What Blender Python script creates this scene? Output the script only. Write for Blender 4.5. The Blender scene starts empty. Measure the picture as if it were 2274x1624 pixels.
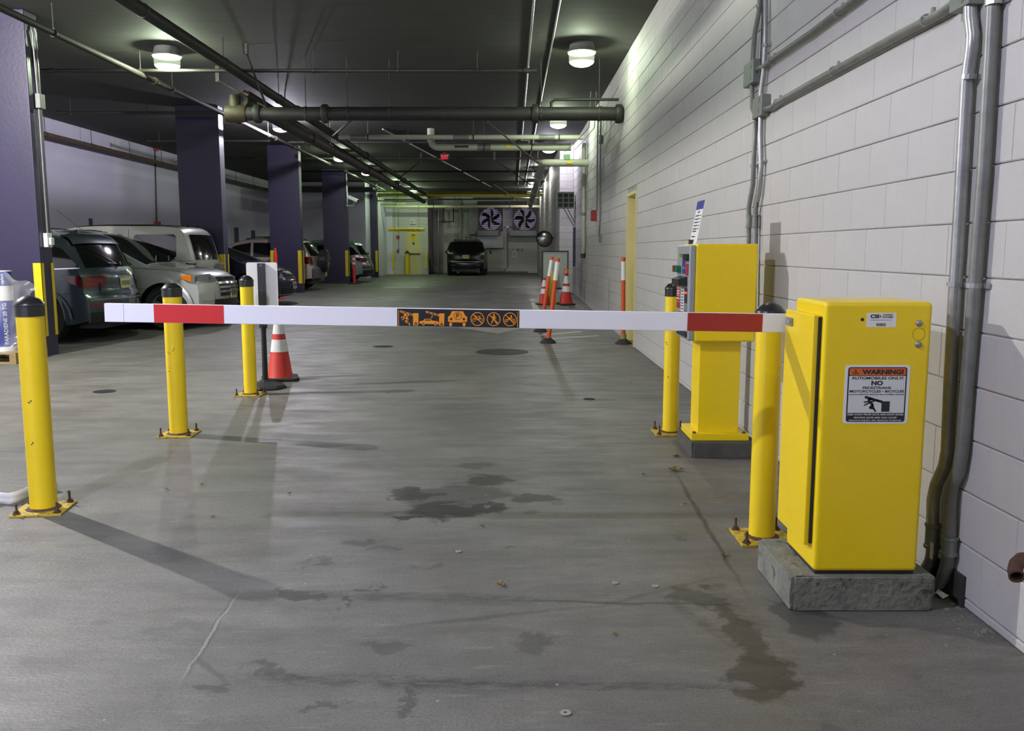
import bpy, bmesh, math, random
from mathutils import Vector, Matrix
random.seed(11)
C = bpy.context.scene.collection
SC = bpy.context.scene
PI = math.pi
# ------------------------------------------------------------------ camera, world, exposure
F = 1930.0; W0 = 2274.0; H0 = 1624.0; CAMZ = 1.356
PITCH = math.atan(255.0 / F)
cp_, sp_ = math.cos(PITCH), math.sin(PITCH)
cam_d = bpy.data.cameras.new('camera'); cam = bpy.data.objects.new('camera', cam_d); C.objects.link(cam)
cam.location = (0, 0, CAMZ); cam.rotation_euler = (PI/2 - PITCH, 0, 0)
cam_d.sensor_width = 36.0; cam_d.lens = 36.0 * F / W0; cam_d.clip_end = 200
SC.camera = cam
wd = bpy.data.worlds.new('daylight'); SC.world = wd; wd.use_nodes = True
wd.node_tree.nodes['Background'].inputs[0].default_value = (0.72, 0.74, 1.0, 1)
wd.node_tree.nodes['Background'].inputs[1].default_value = 5.0
SC.view_settings.view_transform = 'Standard'; SC.view_settings.look = 'None'
SC.view_settings.gamma = 1.0; SC.view_settings.use_curve_mapping = False
SC.view_settings.exposure = -0.9
LAMP = 2.4            # master strength of the ceiling lamps
GREEN = (0.84, 1.0, 0.72); WHITE = (1.0, 0.97, 0.93); LILAC = (0.87, 0.83, 1.0)
ZC = 4.306            # ceiling height
WX = 1.732            # right wall
FLZ = 0.165           # the floor rises a little towards the back
def zf(y):
    t = min(max((y - 12.5) / 11.5, 0), 1)
    return FLZ * t * t * (3 - 2 * t)
# the opening behind the camera is where daylight comes in
pl = bpy.data.lights.new('entrance_portal', 'AREA'); pl.shape = 'RECTANGLE'; pl.size = 2.8; pl.size_y = 2.3
plo = bpy.data.objects.new('entrance_portal', pl); C.objects.link(plo)
plo.location = (-3.1, 1.3, 1.2); plo.rotation_euler = (PI/2, 0, 0); pl.cycles.is_portal = True

# ------------------------------------------------------------------ from photo pixels to points of the place
def ray(x, y):
    u = (x - W0/2) / F; v = (H0/2 - y) / F
    return Vector((u, cp_ + v*sp_, v*cp_ - sp_))
def at(x, y, Y):
    d = ray(x, y); t = Y / d.y; return Vector((d.x*t, Y, CAMZ + d.z*t))
def wp(x, y, X):
    d = ray(x, y); t = X / d.x; return Vector((X, d.y*t, CAMZ + d.z*t))
def hp(x, y, z):
    d = ray(x, y); t = (z - CAMZ) / d.z; return Vector((d.x*t, d.y*t, z))
def gp(x, y):
    z = 0.0
    for i in range(30):
        p = hp(x, y, z); z = zf(p.y)
    return p

# ------------------------------------------------------------------ materials
MATS = {}
def srgb(r, g, b):
    f = lambda c: (c/255/12.92) if c/255 <= 0.04045 else ((c/255 + 0.055)/1.055)**2.4
    return (f(r), f(g), f(b))
def mat(name, col, rough=0.5, metal=0.0, var=0.0, vscale=8.0, bump=0.0, bscale=60.0, emit=0.0, ecol=None, spec=0.5, coat=0.0, alpha=1.0, trans=0.0, dirt=None, stretch=None):
    if name in MATS: return MATS[name]
    m = bpy.data.materials.new(name); m.use_nodes = True; nt = m.node_tree; N = nt.nodes; L = nt.links
    b = N['Principled BSDF']
    b.inputs['Base Color'].default_value = (*col, 1); b.inputs['Roughness'].default_value = rough
    b.inputs['Metallic'].default_value = metal; b.inputs['Specular IOR Level'].default_value = spec
    b.inputs['Coat Weight'].default_value = coat; b.inputs['Coat Roughness'].default_value = 0.05
    b.inputs['Alpha'].default_value = alpha; b.inputs['Transmission Weight'].default_value = trans
    if emit:
        b.inputs['Emission Color'].default_value = (*(ecol or col), 1); b.inputs['Emission Strength'].default_value = emit
    tc = N.new('ShaderNodeTexCoord'); src = tc.outputs['Object']
    if stretch:
        mp = N.new('ShaderNodeMapping'); mp.inputs['Scale'].default_value = stretch; L.new(src, mp.inputs[0]); src = mp.outputs[0]
    if var or dirt:
        n = N.new('ShaderNodeTexNoise'); n.inputs['Scale'].default_value = vscale; n.inputs['Detail'].default_value = 6
        n.inputs['Roughness'].default_value = 0.65; L.new(src, n.inputs['Vector'])
        r = N.new('ShaderNodeValToRGB'); r.color_ramp.elements[0].position = 0.3; r.color_ramp.elements[1].position = 0.7
        r.color_ramp.elements[0].color = (*[c*(1-var) for c in col], 1); r.color_ramp.elements[1].color = (*[min(1, c*(1+var)) for c in col], 1)
        L.new(n.outputs['Fac'], r.inputs[0]); out = r.outputs[0]
        if dirt:
            n2 = N.new('ShaderNodeTexNoise'); n2.inputs['Scale'].default_value = vscale*2.3; n2.inputs['Detail'].default_value = 8
            L.new(src, n2.inputs['Vector'])
            r2 = N.new('ShaderNodeValToRGB'); r2.color_ramp.elements[0].position = dirt[1]; r2.color_ramp.elements[1].position = dirt[1]+0.08
            L.new(n2.outputs['Fac'], r2.inputs[0])
            mx = N.new('ShaderNodeMix'); mx.data_type = 'RGBA'; L.new(r2.outputs[0], mx.inputs['Factor']); L.new(out, mx.inputs[6]); mx.inputs[7].default_value = (*dirt[0], 1)
            out = mx.outputs[2]
        L.new(out, b.inputs['Base Color'])
    if bump:
        n = N.new('ShaderNodeTexNoise'); n.inputs['Scale'].default_value = bscale; n.inputs['Detail'].default_value = 4; L.new(src, n.inputs['Vector'])
        bp = N.new('ShaderNodeBump'); bp.inputs['Strength'].default_value = bump; bp.inputs['Distance'].default_value = 0.01
        L.new(n.outputs['Fac'], bp.inputs['Height']); L.new(bp.outputs[0], b.inputs['Normal'])
    MATS[name] = m; return m
YEL = srgb(242, 210, 2)
m_yel = mat('yellow_powder_coat', YEL, 0.34, var=0.03, vscale=3, coat=0.2)
m_bol = mat('yellow_bollard_sleeve', srgb(240, 208, 22), 0.42, var=0.04, vscale=4, dirt=(srgb(60, 50, 20), 0.735))
m_plate = mat('yellow_worn_plate', srgb(190, 165, 40), 0.6, var=0.25, vscale=25, dirt=(srgb(70, 60, 45), 0.55), bump=0.3)
m_blkp = mat('black_plastic', (0.018, 0.02, 0.02), 0.32, var=0.1)
m_rub = mat('black_rubber', (0.02, 0.02, 0.021), 0.75, var=0.15, bump=0.2)
m_tyre = mat('tyre_rubber', (0.014, 0.014, 0.015), 0.8, bump=0.3)
m_rust = mat('rusty_steel', srgb(82, 58, 44), 0.85, var=0.4, vscale=30, bump=0.4)
m_dsteel = mat('dark_steel', (0.05, 0.045, 0.04), 0.6, 0.3, var=0.3, vscale=20)
m_galv = mat('galvanized_conduit', srgb(158, 160, 158), 0.34, 0.55, var=0.18, vscale=14)
m_galvd = mat('weathered_conduit', srgb(122, 124, 118), 0.42, 0.3, var=0.18, vscale=14)
m_boxg = mat('grey_steel_box', srgb(120, 126, 118), 0.5, 0.2, var=0.1)
m_pipe = mat('dark_iron_pipe', srgb(48, 44, 38), 0.68, 0.0, var=0.3, vscale=9, dirt=(srgb(95, 62, 42), 0.62))
m_pipeb = mat('black_iron_pipe', srgb(38, 38, 34), 0.6, 0.0, var=0.25, vscale=9)
m_brown = mat('brown_iron_pipe', srgb(92, 74, 60), 0.6, 0.1, var=0.3, vscale=9)
m_insul = mat('insulation_wrap', srgb(172, 172, 156), 0.55, var=0.08, vscale=5, bump=0.2, bscale=12)
m_white = mat('white_paint', srgb(226, 226, 222), 0.45, var=0.03)
m_arm = mat('white_arm_enamel', srgb(236, 236, 238), 0.4, var=0.015, vscale=6)
m_red = mat('red_reflective_band', srgb(205, 28, 24), 0.42, var=0.05, vscale=90)
m_redd = mat('brick_red_band', srgb(160, 48, 38), 0.45, var=0.05, vscale=90)
m_orange = mat('orange_ink', srgb(236, 150, 35), 0.5)
m_worange = mat('warning_orange', srgb(206, 98, 42), 0.5)
m_ink = mat('black_ink', (0.015, 0.015, 0.018), 0.5)
m_signw = mat('sign_white', srgb(212, 216, 214), 0.4)
m_blue = mat('sign_blue', srgb(36, 52, 140), 0.45)
m_navy = mat('navy_plate', srgb(44, 48, 72), 0.5)
m_redp = mat('alarm_red', srgb(150, 34, 34), 0.45)
m_cone = mat('cone_red_orange', srgb(194, 48, 36), 0.55, var=0.08)
m_delo = mat('delineator_orange', srgb(206, 78, 32), 0.5, var=0.05)
m_refl = mat('reflective_white', srgb(222, 226, 222), 0.35, var=0.04, vscale=120)
m_chrome = mat('chrome', (0.7, 0.7, 0.7), 0.12, 1.0)
m_steel = mat('brushed_steel', srgb(150, 152, 152), 0.4, 0.6, var=0.08)
m_silv = mat('silver_panel', srgb(150, 155, 156), 0.42, 0.2, var=0.05)
m_glassd = mat('tinted_glass', (0.006, 0.007, 0.007), 0.06, spec=0.7)
m_grille = mat('dark_trim', (0.012, 0.012, 0.013), 0.5)
m_tail = mat('tail_lamp_red', srgb(92, 6, 12), 0.12, coat=1.0)
m_amber = mat('amber_lens', srgb(232, 120, 16), 0.15, coat=1.0)
m_lens = mat('headlamp_lens', srgb(150, 155, 158), 0.1, 0.6, coat=1.0)
m_plt = mat('licence_plate_cream', srgb(190, 190, 120), 0.5, var=0.25, vscale=60)
m_pltw = mat('licence_plate_white', srgb(190, 160, 165), 0.5, var=0.25, vscale=60)
m_purple = mat('purple_column_paint', srgb(41, 36, 64), 0.42, var=0.1, vscale=1.6, bump=0.15, bscale=25)
m_guard = mat('yellow_corner_guard', srgb(222, 196, 20), 0.45, var=0.06)
m_lwall = mat('white_wall_with_lilac_light', srgb(206, 204, 220), 0.6, var=0.06, vscale=0.35, bump=0.08, bscale=18)  # lilac cast of the lamps is mixed into the white wall colour
m_block = mat('painted_block_white', srgb(188, 186, 182), 0.62, var=0.06, vscale=1.2, bump=0.28, bscale=130, dirt=(srgb(170, 166, 162), 0.68))
m_mortar = mat('painted_mortar', srgb(156, 153, 149), 0.75, var=0.2, vscale=5, bump=0.4, bscale=80)
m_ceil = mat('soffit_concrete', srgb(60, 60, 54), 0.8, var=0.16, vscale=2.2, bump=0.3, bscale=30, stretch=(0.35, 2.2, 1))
m_pad = mat('pad_concrete', srgb(118, 120, 108), 0.85, var=0.28, vscale=9, bump=0.9, bscale=40, dirt=(srgb(78, 80, 68), 0.6))
m_padd = mat('dark_pad_concrete', srgb(78, 78, 70), 0.85, var=0.28, vscale=9, bump=0.7, bscale=40)
m_cream = mat('cream_door_paint', srgb(206, 196, 138), 0.45, var=0.05)
m_leaf = mat('dry_leaf', srgb(120, 100, 48), 0.7, var=0.3, vscale=40)
m_wood = mat('pallet_pine', srgb(150, 130, 88), 0.75, var=0.2, vscale=6, stretch=(1, 8, 8))
m_paint = mat('worn_line_paint', srgb(190, 190, 170), 0.7, var=0.2, vscale=12)
m_lt = mat('pale_concrete_patch', srgb(146, 143, 132), 0.75, var=0.1, vscale=6, bump=0.2)
m_iron = mat('cast_iron_cover', srgb(52, 56, 54), 0.6, 0.2, var=0.2, vscale=20, bump=0.4)

# ------------------------------------------------------------------ mesh builder
class MB:
    def __init__(s): s.v = []; s.f = []; s.m = []; s.mats = []
    def _mi(s, m):
        if m is None: return 0
        if m not in s.mats: s.mats.append(m)
        return s.mats.index(m)
    def add(s, vs, fs, m=None):
        o = len(s.v); k = s._mi(m)
        s.v += [Vector(p) for p in vs]; s.f += [[i+o for i in q] for q in fs]; s.m += [k]*len(fs); return s
    def box(s, a, b, m=None):
        (x0, y0, z0), (x1, y1, z1) = a, b
        return s.add([(x0,y0,z0),(x1,y0,z0),(x1,y1,z0),(x0,y1,z0),(x0,y0,z1),(x1,y0,z1),(x1,y1,z1),(x0,y1,z1)],
                     [(0,3,2,1),(4,5,6,7),(0,1,5,4),(1,2,6,5),(2,3,7,6),(3,0,4,7)], m)
    def hexa(s, p, m=None):
        return s.add(p, [(0,3,2,1),(4,5,6,7),(0,1,5,4),(1,2,6,5),(2,3,7,6),(3,0,4,7)], m)
    def tube(s, path, r, n=12, m=None, caps=True):
        path = [Vector(p) for p in path]; rs = r if isinstance(r, (list, tuple)) else [r]*len(path)
        vs = []; fs = []; prev = None
        for i, p in enumerate(path):
            d = (path[min(i+1, len(path)-1)] - path[max(i-1, 0)]).normalized()
            if prev is None:
                a = Vector((0,0,1)) if abs(d.z) < 0.9 else Vector((1,0,0)); u = d.cross(a).normalized()
            else: u = (prev - d*prev.dot(d)).normalized()
            prev = u; w = d.cross(u)
            vs += [p + (u*math.cos(2*PI*k/n) + w*math.sin(2*PI*k/n))*rs[i] for k in range(n)]
        for i in range(len(path)-1):
            for k in range(n): fs.append((i*n+k, i*n+(k+1)%n, (i+1)*n+(k+1)%n, (i+1)*n+k))
        if caps: fs.append(list(range(n))[::-1]); fs.append([(len(path)-1)*n+k for k in range(n)])
        return s.add(vs, fs, m)
    def lathe(s, prof, c=(0,0,0), n=24, m=None, axis='z', ax=None):
        # prof: (r, h) from one end to the other; r = 0 closes to a point
        c = Vector(c); A = {'z': Vector((0,0,1)), 'x': Vector((1,0,0)), 'y': Vector((0,1,0))}[axis] if ax is None else Vector(ax).normalized()
        a = Vector((0,0,1)) if abs(A.z) < 0.9 else Vector((1,0,0)); U = A.cross(a).normalized(); V = A.cross(U)
        vs = []; idx = []
        for r, h in prof:
            if r < 1e-6: idx.append([len(vs)]); vs.append(c + A*h)
            else:
                idx.append(list(range(len(vs), len(vs)+n)))
                vs += [c + A*h + (U*math.cos(2*PI*k/n) + V*math.sin(2*PI*k/n))*r for k in range(n)]
        fs = []
        for i in range(len(prof)-1):
            p, q = idx[i], idx[i+1]
            for k in range(n):
                k2 = (k+1) % n
                if len(p) == 1 and len(q) == 1: continue
                if len(p) == 1: fs.append((p[0], q[k2], q[k]))
                elif len(q) == 1: fs.append((p[k], p[k2], q[0]))
                else: fs.append((p[k], p[k2], q[k2], q[k]))
        return s.add(vs, fs, m)
    def prism(s, pts, fr, h0, h1, m=None):
        # pts 2D outline in frame fr=(O,R,U)
        O, R, U = fr; Nn = R.cross(U); n = len(pts)
        vs = [O + R*x + U*y + Nn*h0 for x, y in pts] + [O + R*x + U*y + Nn*h1 for x, y in pts]
        fs = [list(range(n))[::-1], [n+k for k in range(n)]] + [(k, (k+1)%n, n+(k+1)%n, n+k) for k in range(n)]
        return s.add(vs, fs, m)
    def ring2(s, cx, cy, r0, r1, fr, h0, h1, n=32, m=None):
        O, R, U = fr; Nn = R.cross(U); vs = []
        for h in (h0, h1):
            for r in (r0, r1): vs += [O + R*(cx+r*math.cos(2*PI*k/n)) + U*(cy+r*math.sin(2*PI*k/n)) + Nn*h for k in range(n)]
        fs = []
        for k in range(n):
            j = (k+1) % n
            fs += [(2*n+k, 3*n+k, 3*n+j, 2*n+j), (n+k, n+j, 3*n+j, 3*n+k), (k, 2*n+k, 2*n+j, j), (k, j, n+j, n+k)]
        return s.add(vs, fs, m)
    def disc(s, cx, cy, r, fr, h0, h1, n=24, m=None, ry=None):
        ry = ry or r
        return s.prism([(cx+r*math.cos(2*PI*k/n), cy+ry*math.sin(2*PI*k/n)) for k in range(n)], fr, h0, h1, m)
    def stroke(s, x0, y0, x1, y1, w, fr, h0, h1, m=None):
        dx, dy = x1-x0, y1-y0; l = math.hypot(dx, dy); a, b = -dy/l*w/2, dx/l*w/2
        return s.prism([(x0+a,y0+b),(x0-a,y0-b),(x1-a,y1-b),(x1+a,y1+b)][::-1], fr, h0, h1, m)
    def rrect(s, x0, y0, x1, y1, r, fr, h0, h1, m=None, n=5):
        pts = []
        for cx, cy, a in ((x1-r, y1-r, 0), (x0+r, y1-r, PI/2), (x0+r, y0+r, PI), (x1-r, y0+r, 3*PI/2)):
            for k in range(n+1): pts.append((cx + r*math.cos(a+k*PI/2/n), cy + r*math.sin(a+k*PI/2/n)))
        return s.prism(pts, fr, h0, h1, m)
    def build(s, name, m=None, parent=None, smooth=None, bevel=0, segs=2, origin=None, fix=False, solid=0):
        me = bpy.data.meshes.new(name)
        o = bpy.data.objects.new(name, me); C.objects.link(o)
        vs = s.v
        if parent is None and origin is None and vs:
            xs = [v.x for v in vs]; ys = [v.y for v in vs]; zs = [v.z for v in vs]
            origin = ((min(xs)+max(xs))/2, (min(ys)+max(ys))/2, min(zs))
        if origin is not None:
            og = Vector(origin); vs = [v - og for v in vs]; o.location = og
        me.from_pydata([tuple(v) for v in vs], [], s.f)
        if s.mats:
            for q in s.mats: me.materials.append(q)
            me.polygons.foreach_set('material_index', s.m)
        elif m: me.materials.append(m)
        if s.mats and m and m not in s.mats: pass
        if fix:
            bm = bmesh.new(); bm.from_mesh(me); bmesh.ops.remove_doubles(bm, verts=bm.verts, dist=1e-5)
            bmesh.ops.recalc_face_normals(bm, faces=bm.faces); bm.to_mesh(me); bm.free()
        me.update()
        if smooth:
            me.shade_smooth() if hasattr(me, 'shade_smooth') else None
            me.set_sharp_from_angle(angle=math.radians(smooth))
        if bevel:
            md = o.modifiers.new('bevel', 'BEVEL'); md.width = bevel; md.segments = segs; md.limit_method = 'ANGLE'; md.angle_limit = math.radians(35)
            me.shade_smooth(); md.harden_normals = True
        if solid:
            md = o.modifiers.new('thickness', 'SOLIDIFY'); md.thickness = solid; md.offset = -1
        if parent: o.parent = parent
        return o
def empty(name, loc, rz=0):
    o = bpy.data.objects.new(name, None); C.objects.link(o); o.location = loc; o.rotation_euler = (0, 0, rz); o.empty_display_size = 0.2; return o
def tag(o, label=None, cat=None, group=None, kind=None):
    if label: o['label'] = label
    if cat: o['category'] = cat
    if group: o['group'] = group
    if kind: o['kind'] = kind
    return o
def children(o): return [c for c in bpy.data.objects if c.parent == o]
def copy_tree(o, parent=None, kids=None):
    if kids is None:
        kids = {}
        for c in C.objects:
            if c.parent: kids.setdefault(c.parent.name, []).append(c)
    c = o.copy(); C.objects.link(c)
    if parent: c.parent = parent
    for ch in kids.get(o.name, []): copy_tree(ch, c, kids)
    return c
V = Vector
def frame(O, R, U): return (Vector(O), Vector(R), Vector(U))
def text_mb(mb, txt, fr, cx, cy, h, wid=None, bold=0.0, hh=0.0006, m=None, th=0.0004, align='C', shear=0):
    cu = bpy.data.curves.new('t', 'FONT'); cu.body = txt; cu.size = 1.0; cu.align_x = 'CENTER'; cu.align_y = 'CENTER'; cu.offset = bold; cu.resolution_u = 3; cu.shear = shear
    ob = bpy.data.objects.new('t', cu); C.objects.link(ob)
    dg = bpy.context.evaluated_depsgraph_get(); me = bpy.data.meshes.new_from_object(ob.evaluated_get(dg))
    xs = [v.co.x for v in me.vertices]; ys = [v.co.y for v in me.vertices]
    if xs:
        w = max(xs)-min(xs); mx = (max(xs)+min(xs))/2; my = (max(ys)+min(ys))/2; hc = max(ys)-min(ys)
        sy = h / hc; sx = (wid / w) if wid else sy
        O, R, U = fr; Nn = R.cross(U)
        mb.add([O + R*(cx + (v.co.x-mx)*sx) + U*(cy + (v.co.y-my)*sy) + Nn*hh for v in me.vertices], [list(p.vertices) for p in me.polygons], m)
    bpy.data.objects.remove(ob); bpy.data.curves.remove(cu); bpy.data.meshes.remove(me)

# ------------------------------------------------------------------ the floor and its marks
def floor_material():
    m = bpy.data.materials.new('garage_floor_concrete'); m.use_nodes = True; nt = m.node_tree; N = nt.nodes; L = nt.links
    b = N['Principled BSDF']; geo = N.new('ShaderNodeNewGeometry'); P = geo.outputs['Position']
    def mapping(scale, src=P, loc=(0,0,0), rot=0):
        mp = N.new('ShaderNodeMapping'); mp.inputs['Scale'].default_value = scale; mp.inputs['Location'].default_value = loc; mp.inputs['Rotation'].default_value = (0, 0, rot); L.new(src, mp.inputs[0]); return mp.outputs[0]
    def noise(vec, scale, det=5, rough=0.6, dist=0):
        n = N.new('ShaderNodeTexNoise'); n.inputs['Scale'].default_value = scale; n.inputs['Detail'].default_value = det; n.inputs['Roughness'].default_value = rough; n.inputs['Distortion'].default_value = dist; L.new(vec, n.inputs['Vector']); return n.outputs['Fac']
    def mr(v, a, bb, c=0.0, d=1.0):
        n = N.new('ShaderNodeMapRange'); n.interpolation_type = 'SMOOTHSTEP'; L.new(v, n.inputs[0])
        for i, q in enumerate((a, bb, c, d)): n.inputs[i+1].default_value = q
        return n.outputs[0]
    def ma(op, a, bb):
        n = N.new('ShaderNodeMath'); n.operation = op
        for i, q in enumerate((a, bb)):
            if isinstance(q, (int, float)): n.inputs[i].default_value = q
            else: L.new(q, n.inputs[i])
        return n.outputs[0]
    def mix(f, a, bb):
        n = N.new('ShaderNodeMix'); n.data_type = 'RGBA'
        if isinstance(f, (int, float)): n.inputs['Factor'].default_value = f
        else: L.new(f, n.inputs['Factor'])
        for i, q in ((6, a), (7, bb)):
            if isinstance(q, tuple): n.inputs[i].default_value = (*q, 1)
            else: L.new(q, n.inputs[i])
        return n.outputs[2]
    base = mix(mr(noise(P, 0.8), 0.35, 0.65), srgb(98, 97, 92), srgb(121, 119, 113))
    base = mix(mr(noise(mapping((1, 3.2, 1)), 1.3, 9, 0.78), 0.42, 0.66, 0, 0.6), base, srgb(76, 74, 69))      # broomed, streaked across the lane
    base = mix(mr(noise(mapping((1.2, 9, 1)), 3.1, 8, 0.75), 0.55, 0.72, 0, 0.5), base, srgb(160, 158, 150))
    base = mix(mr(noise(P, 110, 4, 0.6), 0.38, 0.7, 0, 0.6), base, srgb(72, 70, 65))                            # aggregate speckle
    base = mix(mr(noise(mapping((2.5, 22, 1)), 5, 10, 0.85), 0.56, 0.72, 0, 0.6), base, srgb(62, 60, 56))
    base = mix(mr(noise(P, 260, 2, 0.5), 0.5, 0.75, 0, 0.5), base, srgb(150, 148, 142))
    base = mix(mr(noise(P, 9, 9, 0.8), 0.55, 0.7, 0, 0.35), base, srgb(66, 64, 60))
    # warped position for the stains
    nx = N.new('ShaderNodeTexNoise'); nx.inputs['Scale'].default_value = 5.0; nx.inputs['Detail'].default_value = 9; nx.inputs['Roughness'].default_value = 0.65; L.new(P, nx.inputs['Vector'])
    sub = N.new('ShaderNodeVectorMath'); sub.operation = 'SUBTRACT'; L.new(nx.outputs['Color'], sub.inputs[0]); sub.inputs[1].default_value = (0.5, 0.5, 0.5)
    def warped(amt):
        sc = N.new('ShaderNodeVectorMath'); sc.operation = 'SCALE'; L.new(sub.outputs[0], sc.inputs[0]); sc.inputs['Scale'].default_value = amt
        ad = N.new('ShaderNodeVectorMath'); ad.operation = 'ADD'; L.new(P, ad.inputs[0]); L.new(sc.outputs[0], ad.inputs[1]); return ad.outputs[0]
    PW = warped(0.5); PL = warped(0.05)
    broken = mr(noise(mapping((3, 9, 1)), 4.0, 9, 0.8), 0.42, 0.56, 0.1, 1.0)
    def ell(cx, cy, rx, ry, rot, src, soft=0.35):
        # distance in units of the ellipse radii
        s1 = N.new('ShaderNodeVectorMath'); s1.operation = 'SUBTRACT'; L.new(src, s1.inputs[0]); s1.inputs[1].default_value = (cx, cy, 0)
        mp = N.new('ShaderNodeMapping'); mp.inputs['Rotation'].default_value = (0, 0, -rot); L.new(s1.outputs[0], mp.inputs[0])
        mu = N.new('ShaderNodeVectorMath'); mu.operation = 'MULTIPLY'; L.new(mp.outputs[0], mu.inputs[0]); mu.inputs[1].default_value = (1/rx, 1/ry, 0)
        le = N.new('ShaderNodeVectorMath'); le.operation = 'LENGTH'; L.new(mu.outputs[0], le.inputs[0])
        return mr(le.outputs['Value'], 1-soft, 1+soft, 1, 0)
    def stain(px, py, wx, wy, k, col=srgb(40, 39, 36), soft=0.22, src=None, rot=0):
        nonlocal base
        k = min(1.0, k*1.4); a = gp(px, py); l = gp(px-wx, py); r_ = gp(px+wx, py); u = gp(px, py-wy); d = gp(px, py+wy)
        base = mix(ma('MULTIPLY', ell(a.x, a.y, (r_.x-l.x)/2, abs(u.y-d.y)/2, rot, src or PW, soft), k), base, col)
    for q in [(985,1135,95,18,.8),(1075,1068,60,12,.6),(905,1098,50,16,.6),(1010,1100,120,22,.45),(1085,1128,40,8,.7),(1180,1108,60,9,.5),(900,1152,40,5,.7),(1060,1032,40,7,.35),(930,1100,40,9,.6),
              (800,1205,40,7,.4),(850,1220,30,6,.35),(1120,1208,18,4,.4),(700,1247,30,6,.35),(830,1300,30,6,.45),(960,1255,30,5,.25),(1560,1330,70,26,.45),(1650,1400,45,60,.5),(1700,1500,60,50,.5),
              (1180,1432,60,16,.3),(610,1500,90,10,.4),(700,1570,40,10,.35),(930,1553,30,8,.35),(450,1530,26,10,.35),(850,1440,60,10,.3),(1500,1190,18,6,.3),(640,1320,60,10,.5),(770,1335,30,6,.5),(400,1390,60,14,.15)]:
        stain(*q)
    stain(1780, 1360, 60, 50, .4)
    # long cuts and cracks: (pixel ends, half width in metres, strength)
    def crack(x0, y0, x1, y1, w, k, col=srgb(40, 40, 38), src=None):
        nonlocal base
        a = gp(x0, y0); c = gp(x1, y1); mid = (a+c)/2; d = c-a
        g = ell(mid.x, mid.y, d.length/2, w, math.atan2(d.y, d.x), src or PL, 0.5)
        if w > 0.018: g = ma('MULTIPLY', g, broken)
        base = mix(ma('MULTIPLY', g, k), base, col)
    for q in [(1500,1050,1640,1290,.012,.7),(620,1318,1250,1336,.05,.55),(1150,1334,1680,1345,.012,.5),(520,1505,1120,1522,.045,.6),(1000,1520,1700,1528,.022,.5),(1480,1330,1700,1480,.03,.4),
              (900,1390,1330,1345,.016,.35),(1330,1345,1600,1280,.014,.3),(520,1325,420,1495,.012,.5),(430,1450,500,1515,.012,.4),(1690,1330,1890,1380,.012,.4),(1560,1290,1720,1420,.05,.4)]:
        crack(*q)
    crack(524, 1324, 414, 1496, 0.006, .5, srgb(170, 170, 168))
    # scattered oil drips down the lane
    vo = N.new('ShaderNodeTexVoronoi'); vo.inputs['Scale'].default_value = 3.4; L.new(warped(0.12), vo.inputs['Vector'])
    drips = ma('MULTIPLY', mr(vo.outputs['Distance'], 0.10, 0.17, 1, 0), mr(vo.outputs['Color'], 0.4, 0.6))
    lane = ell(-0.35, 3.2, 1.9, 2.4, 0, P, 0.5)
    base = mix(ma('MULTIPLY', ma('MULTIPLY', drips, lane), 0.45), base, srgb(50, 49, 46))
    # pale dusty scuffs
    base = mix(ma('MULTIPLY', mr(noise(mapping((1, 3, 1)), 2.3, 8, 0.75), 0.6, 0.78), 0.4), base, srgb(176, 174, 170))
    vo2 = N.new('ShaderNodeTexVoronoi'); vo2.inputs['Scale'].default_value = 6; L.new(P, vo2.inputs['Vector'])
    base = mix(mr(vo2.outputs['Distance'], 0.02, 0.04, 0.6, 0), base, srgb(190, 188, 180))
    L.new(base, b.inputs['Base Color'])
    rg = mr(noise(mapping((1, 3, 1)), 2.0, 5), 0.3, 0.7, 0.42, 0.66); L.new(rg, b.inputs['Roughness'])
    bp = N.new('ShaderNodeBump'); bp.inputs['Strength'].default_value = 0.6; bp.inputs['Distance'].default_value = 0.004
    L.new(noise(mapping((1, 2.5, 1)), 45, 6), bp.inputs['Height']); L.new(bp.outputs[0], b.inputs['Normal'])
    return m
m_floor = floor_material()
mb = MB()
ys = [-9, -1.3] + [i*1.0 for i in range(0, 49)]
for a, b_ in zip(ys[:-1], ys[1:]):
    mb.add([(-12, a, zf(a)), (3.2, a, zf(a)), (3.2, b_, zf(b_)), (-12, b_, zf(b_))], [(0, 1, 2, 3)])
floor = tag(mb.build('floor', m_floor, fix=True, smooth=30, origin=(0,0,0)), 'grey oil-stained concrete garage floor', kind='structure')
def floor_patch(pix, m, name, label, h=0.003):
    pts = [gp(*p) for p in pix]; n = len(pts)
    q = MB(); q.add([p + V((0,0,h)) for p in pts] + [p - V((0,0,0.002)) for p in pts], [list(range(n))[::-1] if True else None, [n+i for i in range(n)]] + [(i, (i+1)%n, n+(i+1)%n, n+i) for i in range(n)])
    o = q.build(name, m, fix=True, origin=(0,0,0)); o.parent = floor; o['label'] = label; return o
floor_patch([(1020,728),(1174,728),(1108,741)], m_lt, 'painted_arrow', 'faded pale arrow tip painted on the lane')
floor_patch([(628,738),(736,720),(860,715),(860,724),(760,727)], m_lt, 'concrete_patch', 'pale repaired strip of floor behind the arm')
floor_patch([(1176,664),(1187,664),(1190,669),(1178,669)], m_paint, 'painted_stripe', 'short worn paint dash')
floor_patch([(1179,672),(1191,672),(1197,687),(1184,687)], m_paint, 'painted_stripe', 'longer worn paint dash')
for (x0, x1, y0) in [(1190,1206,668),(1192,1210,673),(1196,1262,679),(1197,1262,684),(1200,1290,744),(1210,1330,753)]:
    floor_patch([(x0,y0),(x1,y0-2 if y0 < 700 else y0-8),(x1,y0-1 if y0 < 700 else y0-6),(x0,y0+1.4)], m_paint, 'painted_stripe', 'thin faded hatch line near the right wall')
floor_patch([(860,637.5),(930,637.5),(935,640),(845,640)], m_paint, 'painted_arrow', 'worn arrow painted on the distant floor')
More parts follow.
